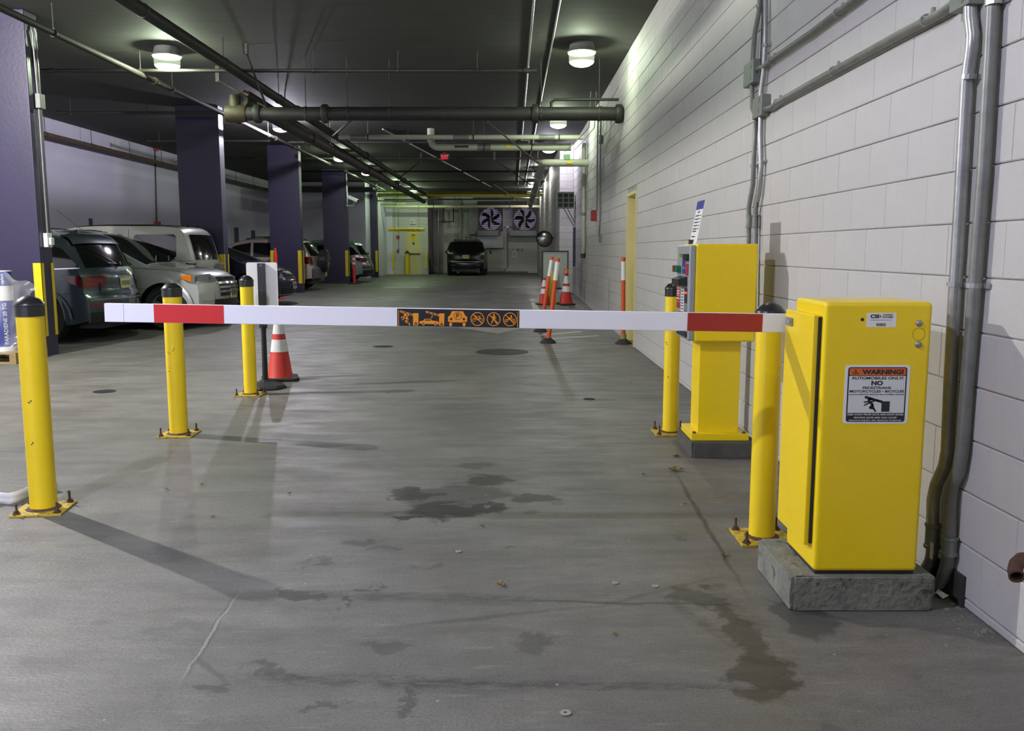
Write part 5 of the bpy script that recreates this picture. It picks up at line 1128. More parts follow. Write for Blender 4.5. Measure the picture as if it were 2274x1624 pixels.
leaf(1114, 1302, 0.022, 'brownish leaf lying alone mid floor in the foreground', rz=2); leaf(1741, 1315, 0.018, 'small yellowish leaf by the pale concrete pad', rz=0.5, m=mat('yellow_leaf', srgb(176, 150, 40), 0.6)); leaf(1608, 1236, 0.02, 'brown leaf left of the bollard by the gate cabinet', rz=0.8)
for px, py, lab in [(370,1088,'leaf scrap on the floor below the second left bollard'),(450,1078,'leaf scrap right of the second left bollard shadow'),(475,1150,'leaf scrap at the edge of the nearest bollard shadow'),(1070,1170,'leaf scrap just below the oil stain'),
        (642,1098,'leaf scrap left of the oil stain'),(860,1110,'leaf scrap touching the left end of the oil stain'),(1523,1121,'leaf scrap between the two right bollards'),(1430,1055,'leaf scrap left of the low dark pad'),
        (1400,850,'leaf scrap left of the bollard by the ticket machine'),(860,874,'leaf scrap on the lane beyond the cone shadow'),(1365,1412,'leaf scrap near the bottom right of the lane'),(150,1095,'leaf scrap right behind the nearest left bollard plate')]:
    leaf(px, py, 0.012, lab, 'small leaf scraps scattered on the floor', rz=px)
def washer(px, py, r, label):
    p = gp(px, py); mb = MB(); mb.ring2(0, 0, r*0.3, r, frame((0,0,0), (1,0,0), (0,1,0)), 0, 0.003, 20); o = mb.build('washer', m_lt, origin=(0,0,0)); o.location = p + V((0,0,0.001)); tag(o, label, 'washer')
washer(1256, 1585, 0.017, 'white washer-like ring lying in the bottom foreground'); washer(1018, 1226, 0.014, 'small white disc on the floor in mid foreground'); washer(1366, 1296, 0.013, 'pale disc on the floor right of centre'); washer(1455, 1303, 0.014, 'pale crumpled disc nearer the right drain crack')
mb = MB(); rnd = random.Random(9)
for k in range(150):
    y = rnd.uniform(2.9, 6.0); x = WX - abs(rnd.gauss(0, 0.05)) - 0.01; 
    if 3.1 < y < 3.62 and x < 1.62: continue
    s = rnd.uniform(0.003, 0.009); mb.hexa([V((x+dx*s, y+dy*s, dz*s*0.6)) for dx, dy, dz in [(-1,-1,0),(1,-1,0),(1,1,0),(-1,1,0),(-.6,-.7,1),(.7,-.6,1),(.5,.6,1),(-.6,.5,1)]])
tag(mb.build('debris_crumbs', m_pad), 'crumbs of debris along the foot of the block wall', 'debris', kind='stuff')
p = wp(2088, 1328, WX-0.12); mb = MB()
p = gp(2088, 1328); pts = [V((p.x + 0.03*math.cos(k*PI/4)*(1+.3*math.sin(3*k)), p.y + 0.02*math.sin(k*PI/4), 0.004+0.012*(k % 3))) for k in range(8)]; mb.add(pts + [p + V((0,0,0.025))], [(8, k, (k+1) % 8) for k in range(8)]); tag(mb.build('crumpled_paper', m_white, solid=0.001), 'scrap of crumpled white paper behind the gate pad', 'paper')
# ------------------------------------------------------------------ vehicles
def chaikin(p, n=2):
    for _ in range(n):
        q = [p[0]]
        for a, b in zip(p[:-1], p[1:]):
            q += [(a[0]*.78+b[0]*.22, a[1]*.78+b[1]*.22), (a[0]*.22+b[0]*.78, a[1]*.22+b[1]*.78)]
        q.append(p[-1]); p = q
    return p
class Car:
    """x runs from the rear (0) to the nose (L); z up; y across. Body = skin over the side profile."""
    def __init__(s, prof, L, W, belt, roof, sill, wheels, ra, taper=0.2, bow=(0.16, 0.28), crown=0.05, flare=0.0):
        s.prof = chaikin(prof, 2); s.L, s.W, s.belt, s.roof, s.sill, s.wheels, s.ra, s.taper, s.bow, s.crown = L, W, belt, roof, sill, wheels, ra, taper, bow, crown
        P = s.prof; d = [0]
        for a, b in zip(P[:-1], P[1:]): d.append(d[-1] + math.hypot(b[0]-a[0], b[1]-a[1]))
        s.S = d[-1]; s.d = d; s.flare = flare
    def at_s(s, u):
        u = min(max(u, 0), s.S)
        for i in range(len(s.d)-1):
            if u <= s.d[i+1] + 1e-9:
                t = (u - s.d[i]) / max(s.d[i+1]-s.d[i], 1e-9); a, b = s.prof[i], s.prof[i+1]; return a[0]+(b[0]-a[0])*t, a[1]+(b[1]-a[1])*t
        return s.prof[-1]
    def s_of(s, x=None, z=None, front=False):
        rng = range(len(s.prof)-1); P = s.prof
        if x is not None:
            for i in rng:
                if P[i][0] <= x <= P[i+1][0]: t = (x-P[i][0])/max(P[i+1][0]-P[i][0], 1e-9); return s.d[i] + t*(s.d[i+1]-s.d[i])
            return 0 if x < P[0][0] else s.S
        it = rng if not front else reversed(list(rng))
        for i in it:
            a, b = sorted((P[i][1], P[i+1][1]))
            if a <= z <= b and b > a: t = (z-P[i][1])/(P[i+1][1]-P[i][1]); return s.d[i] + t*(s.d[i+1]-s.d[i])
        return 0
    def hw(s, x, z):
        w = s.W
        if z > s.belt: t = (z-s.belt)/max(s.roof-s.belt, 1e-3); w *= 1 - s.taper*(0.25*t + 0.75*t*t) if t < 1 else 1 - s.taper
        else: t = (s.belt-z)/s.belt; w *= 1 - 0.055*t*t
        a = max(0, 1 - x/0.45); b = max(0, 1 - (s.L-x)/0.7)
        w *= (1 - 0.05*a*a)*(1 - 0.07*b*b)
        if s.flare:
            for xw in s.wheels:
                dd = math.hypot(x-xw, z-0.37)
                if dd < s.ra+0.12: w += s.flare*max(0, 1-abs(dd-s.ra-0.02)/0.1)
        return w
    def zb(s, x):
        z = s.sill + 0.06*max(0, 1-x/0.35) + 0.05*max(0, 1-(s.L-x)/0.4)
        for xw in s.wheels:
            if abs(x-xw) < s.ra: z = max(z, 0.36 + math.sqrt(s.ra**2-(x-xw)**2))
        return z
    def top(s, u, t, off=0.0):
        x, z = s.at_s(u)
        x2, z2 = s.at_s(u+0.03); x1, z1 = s.at_s(u-0.03); dx, dz = x2-x1, z2-z1; l = math.hypot(dx, dz) or 1; nx, nz = -dz/l, dx/l
        fr = max(0, 1-x/0.8); ff = max(0, 1-(s.L-x)/1.2)
        a = abs(t)**2.4
        xx = x + s.bow[0]*a*fr - s.bow[1]*a*ff
        ze = s.crown*abs(t)**4
        zc = z - ze*max(0.15, nz)
        return V((xx + nx*off, t*s.hw(x, zc), zc + nz*off))
    def side(s, x, z, sg, off=0.0):
        x0 = x
        return V((x0, sg*(s.hw(x, z)+off), z))
    def body(s, m, parent, name='body'):
        us = set()
        for k in range(81): us.add(s.S*k/80)
        for xw in s.wheels:
            for k in range(17): us.add(s.s_of(x=xw + s.ra*math.cos(PI*k/16)))
        for k in range(10): us.add(s.s_of(x=s.L*0.004*k)); us.add(s.s_of(x=s.L-s.L*0.004*k))
        us = sorted(us); us = [u for i, u in enumerate(us) if i == 0 or u-us[i-1] > 0.004]
        NT, NS = 14, 12; rows = []
        for u in us:
            ring = []; x, z = s.at_s(u); e = s.top(u, 1); zb = min(s.zb(x), e.z-0.004)
            for j in range(NS): 
                tt = j/NS; zz = zb + (e.z-zb)*tt; ring.append(V((e.x, -s.hw(x, zz), zz)))
            for j in range(NT+1): ring.append(s.top(u, -1+2*j/NT))
            for j in range(NS-1, -1, -1):
                tt = j/NS; zz = zb + (e.z-zb)*tt; ring.append(V((e.x, s.hw(x, zz), zz)))
            rows.append(ring)
        n = len(rows[0]); vs = [p for r in rows for p in r]; fs = []
        for i in range(len(rows)-1):
            for j in range(n-1): a = i*n+j; fs.append((a, a+1, a+n+1, a+n))
        fs.append(list(range(n))); fs.append([(len(rows)-1)*n+k for k in range(n)][::-1])
        mb = MB(); mb.add(vs, fs); return mb.build(name, m, parent, smooth=38)
    def tp(s, name, u0, u1, t0, t1, m, parent, off=0.006, nu=8, nt=12, shape=None, mb=None):
        vs = []; fs = []
        for i in range(nu+1):
            a = i/nu; u = u0+(u1-u0)*a
            ta, tb = (t0, t1) if shape is None else shape(a)
            for j in range(nt+1): vs.append(s.top(u, ta+(tb-ta)*j/nt, off))
        for i in range(nu):
            for j in range(nt): a = i*(nt+1)+j; fs.append((a, a+1, a+nt+2, a+nt+1))
        q = mb or MB(); q.add(vs, fs)
        return q if mb else q.build(name, m, parent, smooth=40)
    def sp(s, name, top, bot, sg, m, parent, off=0.006, n=14, k=4, mb=None):
        """side patch between two polylines (x, z) with equal x range."""
        def f(pl, x):
            for a, b in zip(pl[:-1], pl[1:]):
                if a[0] <= x <= b[0]: t = (x-a[0])/max(b[0]-a[0], 1e-9); return a[1]+(b[1]-a[1])*t
            return pl[-1][1] if x > pl[-1][0] else pl[0][1]
        x0, x1 = bot[0][0], bot[-1][0]; vs = []; fs = []
        for i in range(n+1):
            x = x0+(x1-x0)*i/n
            for j in range(k+1): z = f(bot, x)+(f(top, x)-f(bot, x))*j/k; vs.append(s.side(x, z, sg, off))
        for i in range(n):
            for j in range(k): a = i*(k+1)+j; fs.append((a, a+1, a+k+2, a+k+1))
        q = mb or MB(); q.add(vs, fs)
        return q if mb else q.build(name, m, parent, smooth=60)
def wheel(parent, x, y, r, sg, rim_m, spokes=5, w=0.21, style=0):
    o = empty('wheel', (x, y, r)); o.parent = parent
    # tyre is the part's own mesh
    bpy.data.objects.remove(o)
    mb = MB(); rr = r*0.66; h = w/2
    mb.lathe([(rr, -h*0.85), (rr+0.02, -h), (r-0.03, -h), (r-0.006, -h*0.8), (r, -h*0.5), (r, h*0.5), (r-0.006, h*0.8), (r-0.03, h), (rr+0.02, h), (rr, h*0.85), (rr, -h*0.85)], n=40, axis='y')
    t = mb.build('wheel', m_tyre, parent, smooth=35); t.location = (x, y, r)
    f = h*0.78*sg
    q = MB(); q.lathe([(rr, -h*0.8*sg), (rr, f), (rr-0.015, f*1.06), (rr-0.03, f*0.9), (rr-0.035, -h*0.4*sg)], n=40, axis='y')
    for k in range(spokes):
        a = 2*PI*k/spokes + 0.3
        for da in ((-0.13, 0.13) if style else (0,)):
            a1, a2 = a+da*0.35, a+da*1.4; wd = 0.032 if not style else 0.018
            p0 = V((math.cos(a1)*0.03, 0, math.sin(a1)*0.03)); p1 = V((math.cos(a2)*(rr-0.02), 0, math.sin(a2)*(rr-0.02))); dd = (p1-p0).normalized(); nn = V((-dd.z, 0, dd.x))
            y0, y1 = f*0.75, f*0.98
            pts = [p0-nn*wd, p1-nn*wd*1.35, p1+nn*wd*1.35, p0+nn*wd]
            q.hexa([p + V((0, y0, 0)) for p in pts] + [p + V((0, y1, 0)) for p in pts])
    q.lathe([(0.055, f*0.7), (0.055, f*0.98), (0.03, f*1.05), (0, f*1.05)], n=16, axis='y')
    q.build('rim', rim_m, t, smooth=35, fix=False)
    q = MB(); q.lathe([(rr-0.03, f*0.1), (0, f*0.1)], n=24, axis='y'); q.build('brake_disc', m_grille, t)
    return t
def underbody(c, parent):
    mb = MB(); i = c.W-0.26
    mb.box((0.18, -i, 0.2), (c.L-0.2, i, min(c.belt-0.12, 0.88)))
    mb.build('underbody', m_grille, parent)
def seam(c, parent, pts, sg, name='door_seam', m=None, w=0.006):
    mb = MB()
    for (x0, z0), (x1, z1) in zip(pts[:-1], pts[1:]):
        n = 6; d = math.hypot(x1-x0, z1-z0); nx, nz = -(z1-z0)/d*w/2, (x1-x0)/d*w/2
        for k in range(n):
            a, b = k/n, (k+1)/n; vs = []
            for t, s_ in ((a, 1), (a, -1), (b, -1), (b, 1)): vs.append(c.side(x0+(x1-x0)*t+nx*s_, z0+(z1-z0)*t+nz*s_, sg, 0.004))
            mb.add(vs, [(0, 1, 2, 3)])
    mb.build(name, m or m_ink, parent)
def mirror(c, parent, x, z, sg, m, out=0.085):
    mb = MB(); y = c.hw(x, z)
    me = []
    for k in range(9):
        a = PI*k/8
        me.append((max(0.001, 0.095*math.sin(a)), -0.085*math.cos(a)))
    mb.lathe([(0, me[0][1])] + me[1:-1] + [(0, me[-1][1])], (x, sg*(y+out), z+0.06), 14, axis='y'); 
    for v in mb.v: v.x = x + (v.x-x)*0.7
    mb.tube([(x, sg*(y-0.03), z), (x, sg*(y+0.04), z+0.03)], 0.02, 8)
    mb.build('side_mirror', m, parent, smooth=50)
def plate(c, parent, z, m, front=False, w=0.16, tt=0.0):
    u = c.s_of(z=z, front=front); p = c.top(u, tt, 0.014); q = c.top(u + (0.06 if not front else -0.06), tt, 0.014); up = (q-p).normalized()
    f = (p, V((0, -1, 0)) if not front else V((0, 1, 0)), up)
    mb = MB(); mb.rrect(-w, -0.08, w, 0.08, 0.01, f, -0.012, 0.0); o = mb.build('licence_plate', m, parent)
    mb = MB()
    for k in range(6): x = -w*0.75 + k*w*0.3; mb.rrect(x-w*0.08, -0.035, x+w*0.08, 0.035, 0.004, f, 0.0, 0.002, n=2)
    mb.build('plate_characters', m_navy, o)
def rails(c, parent, x0, x1, m, h=0.055, t=0.86):
    for sg in (-1, 1):
        mb = MB(); pts = []
        for k in range(13):
            a = k/12; p = c.top(c.s_of(x=x0+(x1-x0)*a), sg*t, 0.0); pts.append(p + V((0, 0, h*min(1, a*9, (1-a)*9))))
        mb.tube(pts, 0.016, 8)
        for a in (0.02, 0.5, 0.97): p = c.top(c.s_of(x=x0+(x1-x0)*a), sg*t, 0.0); mb.box((p.x-0.05, p.y-0.015, p.z-0.01), (p.x+0.05, p.y+0.015, p.z+h*0.8))
        mb.build('roof_rail', m, parent, smooth=40)
def paint(name, col, rough=0.28, metal=0.55): return mat(name, col, rough, metal, coat=1.0, var=0.03, vscale=200)

def place(c, root_name, label, x_rear, yc, facing, group=None, cat='car'):
    """facing -1: rear end points to +X; +1: nose points to +X; 2: nose points away down the lane."""
    z = zf(yc)
    if facing == -1: loc, rz = (x_rear, yc, z), PI
    elif facing == 1: loc, rz = (x_rear, yc, z), 0.0
    else: loc, rz = (x_rear, yc, z), PI/2
    return tag(empty(root_name, loc, rz), label, cat, group)

# --- 1: slate-grey crossover, rear towards the lane (rear side at +X); its visible flank is the local +y side
def suv_round(label, x_rear, yc, pm, W, L, H, tail_style, rim_m, scale_h=1.0, wheels=None, r=0.37, glass_bot=None, vis=1, near_rail=True):
    k = H/1.62
    prof = [(0.03, 0.30), (0.0, 0.42), (0.0, 0.56), (0.02, 0.68), (0.09, 0.78), (0.10, 0.95*k), (0.16, 1.06*k), (0.30, 1.28*k), (0.46, 1.50*k), (0.62, 1.565*k), (1.2, 1.615*k), (1.9, 1.62*k), (2.5, 1.57*k), (3.25, 1.12*k), (3.4, 1.06*k), (4.1, 0.93*k), (L-0.12, 0.80*k), (L-0.03, 0.6), (L-0.02, 0.3)]
    c = Car(prof, L, W, 1.0*k, H, 0.27, wheels or (0.96, 3.6), 0.43, 0.2, flare=0.012, bow=(0.27, 0.3))
    rt = place(c, 'crossover', label, x_rear, yc, -1, 'cars parked along the left bays')
    c.body(pm, rt); underbody(c, rt)
    for xw in c.wheels:
        for sg in (-1, 1): wheel(rt, xw, sg*(W-0.125), r, sg, rim_m, 7 if tail_style == 1 else 10, style=tail_style-1)
    # glass
    ug0, ug1 = c.s_of(z=1.09*k), c.s_of(x=0.50)
    c.tp('rear_window', ug0, ug1, -0.86, 0.86, m_glassd, rt, off=0.008)
    c.tp('roof_spoiler', c.s_of(x=0.40), c.s_of(x=0.62), -0.93, 0.93, pm, rt, off=0.03)
    mb = MB(); p = c.top(ug0+0.03, 0, 0.02); mb.tube([p, c.top(ug0+0.05, 0.35, 0.02)], 0.012, 6); mb.lathe([(0,0),(0.03,0),(0.03,0.03),(0,0.035)], p, 10, ax=(-1,0,0.3)); mb.build('rear_wiper', m_grille, rt)
    c.tp('windshield', c.s_of(x=2.62), c.s_of(x=3.25), -0.9, 0.9, m_glassd, rt, off=0.006)
    for sg in (-1, 1):
        c.sp('side_window', [(0.36, 1.10*k), (0.62, 1.36*k), (0.95, 1.43*k), (1.05, 1.435*k)], [(0.36, 1.09*k), (1.05, 1.05*k)], sg, m_glassd, rt)
        c.sp('side_window', [(1.10, 1.44*k), (1.95, 1.46*k)], [(1.10, 1.05*k), (1.95, 1.02*k)], sg, m_glassd, rt)
        c.sp('side_window', [(2.02, 1.46*k), (2.5, 1.41*k), (2.95, 1.08*k)], [(2.02, 1.02*k), (2.95, 1.0*k)], sg, m_glassd, rt)
        mb = MB(); c.sp('', [(0.34, 1.085*k), (2.97, 0.995*k)], [(0.34, 1.07*k), (2.97, 0.98*k)], sg, None, rt, mb=mb); mb.build('window_trim', m_chrome, rt)
        seam(c, rt, [(1.07, 1.05*k), (1.12, 0.82), (1.35, 0.6), (1.4, 0.32)], sg); seam(c, rt, [(1.98, 1.03*k), (2.0, 0.32)], sg); seam(c, rt, [(2.95, 1.0*k), (2.95, 0.32)], sg); seam(c, rt, [(0.12, 0.72), (0.5, 0.74), (0.62, 0.72)], sg)
        c.sp('sill_cladding', [(0.6+0.78, 0.36), (3.15, 0.36)], [(1.38, 0.27), (3.15, 0.27)], sg, m_grille, rt, off=0.01)
        mirror(c, rt, 2.82, 1.0*k, sg, pm)
        for x in (1.3, 2.2): mb = MB(); p = c.side(x, 0.90*k, sg, 0.0); mb.tube([p + V((-0.09, sg*0.03, 0)), p + V((0.09, sg*0.03, 0))], 0.012, 8); mb.build('door_handle', pm, rt)
        # arch trim
        for xw in c.wheels:
            mb = MB(); vs = []; fs = []; n = 20
            for i in range(n+1):
                a = PI*i/n
                for rr in (c.ra-0.003, c.ra+0.035): vs.append(c.side(xw+rr*math.cos(a), 0.36+rr*math.sin(a), sg, 0.008))
            for i in range(n): fs.append((2*i, 2*i+1, 2*i+3, 2*i+2))
            mb.add(vs, fs); mb.build('arch_trim', m_grille if tail_style == 2 else pm, rt)
        # tail lamps wrapping the corner
        mb = MB()
        c.tp('', c.s_of(z=0.80*k), c.s_of(z=0.965*k), 0, 0, None, rt, off=0.010, mb=mb, shape=lambda a, sg=sg: (sg*(0.62-0.1*a), sg*1.0))
        c.sp('', [(0.335, 0.965*k), (0.62, 0.975*k)], [(0.335, 0.80*k), (0.48, 0.86*k), (0.62, 0.955*k)], sg, None, rt, off=0.010, mb=mb)
        mb.build('tail_lamp', m_tail, rt, smooth=60)
        mb = MB()
        c.tp('', c.s_of(z=0.85*k), c.s_of(z=0.868*k), 0, 0, None, rt, off=0.014, mb=mb, nu=2, nt=6, shape=lambda a, sg=sg: (sg*0.72, sg*0.97)); mb.build('lamp_strip', mat('lit_tail_element', srgb(170, 16, 18), 0.2), rt)
        c.tp('reflector', 0.24, 0.29, sg*0.45, sg*0.98, m_tail, rt, off=0.008, nu=2)
        c.tp('headlamp', c.s_of(z=0.72, front=True), c.s_of(z=0.84, front=True), sg*0.6, sg*1.0, m_lens, rt, off=0.008, nu=3)
        mb = MB(); mb.tube([(0.0+0.06, sg*0.55*W, 0.31), (0.2, sg*0.55*W, 0.31)], 0.035, 12); mb.build('exhaust_tip', m_chrome, rt, smooth=50)
    c.tp('rear_bumper_cladding', 0.0, 0.16, -0.97, 0.97, m_grille, rt, off=0.010)
    c.tp('bumper_chrome_line', 0.335, 0.35, -0.97, 0.97, m_steel, rt, off=0.010, nu=2)
    c.tp('hatch_recess', c.s_of(z=0.79), c.s_of(z=0.80), -0.5, 0.5, m_ink, rt, off=0.004, nu=2)
    plate(c, rt, 0.86, m_plt)
    mb = MB(); u = c.s_of(z=0.99*k)
    if tail_style == 1:
        for q in (-0.08, -0.028, 0.028, 0.08): p = c.top(u, q/W, 0.012); mb.ring2(0, 0, 0.026, 0.034, (p, V((0,-1,0)), V((0.1,0,1)).normalized()), 0, 0.004, 18)
    else: p = c.top(u, 0, 0.012); mb.disc(0, 0, 0.04, (p, V((0,-1,0)), V((0.1,0,1)).normalized()), 0, 0.006, 20)
    mb.build('badge', m_chrome, rt)
    c.tp('grille', c.s_of(z=0.74, front=True), c.s_of(z=0.45, front=True), -0.45, 0.45, m_grille, rt, off=0.008)
    rails(c, rt, 0.72, 2.3, m_steel, t=0.88)
    mb = MB(); p = c.top(c.s_of(x=0.78), 0, 0.0); mb.add([p + V(q) for q in [(-0.02,-0.02,0),(0.16,-0.03,0),(0.16,0.03,0),(-0.02,0.02,0),(0.0,0,0.07)]], [(0,1,4),(1,2,4),(2,3,4),(3,0,4)]); mb.build('roof_fin', pm, rt)
    return rt, c
slate = paint('slate_metallic_paint', srgb(64, 77, 83), 0.3, 0.6)
alloy = mat('alloy_wheel', srgb(140, 142, 144), 0.3, 0.8)
suv_round('slate-grey crossover nearest the camera, rear corner with red tail lamp beside the first purple column', -5.93, 13.58, slate, 0.90, 4.36, 1.655, 1, alloy)
green_grey = paint('green_grey_metallic_paint', srgb(120, 138, 138), 0.3, 0.5)
suv_round('green-grey crossover behind the camera column, ten-spoke wheel and red tail lamp visible', -5.40, 33.95, green_grey, 0.90, 4.4, 1.56, 2, alloy, r=0.36)

# --- 2: silver crossover, nose to the lane
silver = paint('silver_metallic_paint', srgb(176, 180, 172), 0.32, 0.5)
L = 4.6; W = 0.89
prof = [(0.03, 0.32), (0.0, 0.6), (0.06, 0.8), (0.2, 1.15), (0.5, 1.5), (0.9, 1.66), (1.7, 1.70), (2.3, 1.66), (2.75, 1.48), (3.42, 1.12), (3.56, 1.09), (4.1, 1.03), (4.40, 0.96), (4.54, 0.86), (4.60, 0.7), (4.60, 0.5), (4.56, 0.30)]
c = Car(prof, L, W, 1.02, 1.70, 0.26, (0.9, 3.72), 0.44, 0.2, bow=(0.15, 0.33), flare=0.02)
rt = place(c, 'crossover', 'silver crossover nosed out to the lane with a chrome grille and amber corner lamp', -4.97-L, 15.55, 1, 'cars parked along the left bays')
c.body(silver, rt); underbody(c, rt)
for xw in c.wheels:
    for sg in (-1, 1): wheel(rt, xw, sg*(W-0.125), 0.375, sg, alloy, 5, style=1)
c.tp('windshield', c.s_of(x=2.42), c.s_of(x=3.42), -0.93, 0.93, m_glassd, rt, off=0.006)
for sg in (-1, 1):
    c.sp('side_window', [(2.0, 1.5), (2.5, 1.42), (3.05, 1.12)], [(2.0, 1.06), (3.05, 1.08)], sg, m_glassd, rt)
    c.sp('side_window', [(0.4, 1.2), (0.8, 1.48), (1.9, 1.5)], [(0.4, 1.15), (1.9, 1.06)], sg, m_glassd, rt)
    mirror(c, rt, 3.0, 1.03, sg, m_blkp)
    seam(c, rt, [(3.12, 1.05), (3.14, 0.6), (3.1, 0.3)], sg); seam(c, rt, [(1.95, 1.06), (1.95, 0.3)], sg); seam(c, rt, [(3.95, 0.82), (4.15, 0.93)], sg); seam(c, rt, [(3.2, 1.045), (3.9, 1.0), (4.2, 0.93)], sg, 'hood_seam')
    mb = MB(); c.tp('', c.s_of(z=0.80, front=True), c.s_of(z=0.93, front=True), 0, 0, None, rt, off=0.012, mb=mb, shape=lambda a, sg=sg: (sg*(0.60), sg*1.0), nt=8)
    c.sp('', [(3.98, 0.90), (4.24, 0.93)], [(3.98, 0.885), (4.12, 0.80), (4.24, 0.78)], sg, None, rt, off=0.012, mb=mb); mb.build('headlamp', m_lens, rt, smooth=60)
    mb = MB(); c.sp('', [(3.98, 0.905), (4.18, 0.925)], [(3.98, 0.89), (4.08, 0.84), (4.18, 0.80)], sg, None, rt, off=0.016, mb=mb); mb.build('amber_lamp', m_amber, rt, smooth=60)
    c.tp('fog_lamp_recess', c.s_of(z=0.48, front=True), c.s_of(z=0.62, front=True), sg*0.72, sg*0.96, silver, rt, off=0.012, nu=3, nt=3)
    # chrome-white arch lip catching light
    for xw in c.wheels:
        mb = MB(); vs = []; fs = []; n = 24
        for i in range(n+1):
            a = PI*i/n
            for rr, o_ in ((c.ra-0.003, 0.03), (c.ra+0.04, 0.015)): vs.append(c.side(xw+rr*math.cos(a), 0.36+rr*math.sin(a), sg, o_))
        for i in range(n): fs.append((2*i, 2*i+1, 2*i+3, 2*i+2))
        mb.add(vs, fs); mb.build('arch_lip', silver, rt)
    c.sp('sill_cladding', [(1.36, 0.36), (3.26, 0.36)], [(1.36, 0.26), (3.26, 0.26)], sg, m_grille, rt, off=0.01)
c.tp('grille_opening', c.s_of(z=0.55, front=True), c.s_of(z=0.88, front=True), -0.56, 0.56, m_grille, rt, off=0.006)
for z in (0.84, 0.77, 0.70, 0.63): c.tp('grille_bar', c.s_of(z=z-0.018, front=True), c.s_of(z=z+0.018, front=True), -0.6, 0.6, m_chrome, rt, off=0.03, nu=2, nt=16)
c.tp('lower_intake', c.s_of(z=0.34, front=True), c.s_of(z=0.50, front=True), -0.7, 0.7, m_grille, rt, off=0.008, nu=3)
plate(c, rt, 0.58, m_plt, front=True)
mb = MB()
for t in (0.1, -0.55): mb.tube([c.top(c.s_of(x=3.42), t, 0.02), c.top(c.s_of(x=3.25), t+0.5, 0.03)], 0.012, 6)
mb.build('wiper', m_grille, rt)
mb = MB(); p = c.top(c.s_of(x=2.2), -0.55, 0.0); mb.tube([p, p + V((-0.42, -0.05, 0.36))], 0.004, 6); mb.build('antenna', m_ink, rt)
rails(c, rt, 0.8, 2.1, m_grille, h=0.03)

# --- 3: boxy silver vehicle, rear to the lane
champ = paint('champagne_silver_paint', srgb(170, 172, 158), 0.34, 0.4)
L = 4.25; W = 0.81
prof = [(0.02, 0.36), (0.0, 0.5), (0.0, 0.66), (0.05, 0.74), (0.07, 1.08), (0.16, 1.45), (0.24, 1.68), (0.36, 1.76), (0.8, 1.79), (2.2, 1.79), (2.62, 1.70), (3.0, 1.22), (3.1, 1.14), (4.0, 1.05), (4.2, 0.9), (4.24, 0.4)]
c = Car(prof, L, W, 1.10, 1.79, 0.34, (0.82, 3.4), 0.43, 0.09, bow=(0.07, 0.2), crown=0.035)
rt = place(c, 'boxy_suv', 'boxy champagne-silver vehicle with big square side windows between the silver crossover and second column', -5.93, 17.38, -1, 'cars parked along the left bays')
c.body(champ, rt); underbody(c, rt)
for xw in c.wheels:
    for sg in (-1, 1): wheel(rt, xw, sg*(W-0.12), 0.36, sg, alloy, 5)
c.tp('rear_window', c.s_of(z=1.12), c.s_of(z=1.60), -0.80, 0.80, m_glassd, rt, off=0.008)
c.tp('windshield', c.s_of(x=2.66), c.s_of(x=3.0), -0.9, 0.9, m_glassd, rt, off=0.006)
c.tp('black_roof_panel', c.s_of(x=0.42), c.s_of(x=2.55), -0.9, 0.9, m_grille, rt, off=0.008)
for sg in (-1, 1):
    for x0, x1 in ((0.42, 1.22), (1.42, 2.02), (2.12, 2.72)):
        mb = MB(); vs = []; n = 6
        c.sp('side_window', [(x0, 1.56), (x0+0.04, 1.60), (x1-0.04, 1.60), (x1, 1.56)], [(x0, 1.19), (x0+0.04, 1.15), (x1-0.04, 1.15), (x1, 1.19)], sg, m_glassd, rt, n=18)
    seam(c, rt, [(1.32, 1.7), (1.32, 0.5)], sg); seam(c, rt, [(2.07, 1.65), (2.07, 0.4)], sg); seam(c, rt, [(0.1, 1.1), (1.3, 1.1)], sg)
    mb = MB(); c.tp('', c.s_of(z=0.86), c.s_of(z=1.06), 0, 0, None, rt, off=0.010, mb=mb, nu=2, nt=3, shape=lambda a, sg=sg: (sg*0.84, sg*1.0)); c.sp('', [(0.135, 1.06), (0.25, 1.06)], [(0.135, 0.86), (0.25, 0.86)], sg, None, rt, off=0.010, mb=mb); mb.build('tail_lamp', m_tail, rt)
    mirror(c, rt, 2.75, 1.15, sg, m_grille)
c.tp('rear_bumper', 0.02, c.s_of(z=0.68), -1, 1, m_silv, rt, off=0.05)
p = c.top(c.s_of(z=1.0), 0.45, 0.0); mb = MB(); mb.box((p.x-0.10, -0.62, 0.92), (p.x-0.02, -0.30, 1.04)); mb.build('plate_light_box', m_galvd, rt, bevel=0.01)
plate(c, rt, 0.84, m_plt, tt=0.3)
mb = MB()
for y in (-0.35, 0.35): mb.tube([c.top(c.s_of(x=0.34), y, 0.03), c.top(c.s_of(x=0.40), y*1.0, 0.0)], 0.02, 6)
mb.build('rail_foot', m_grille, rt)

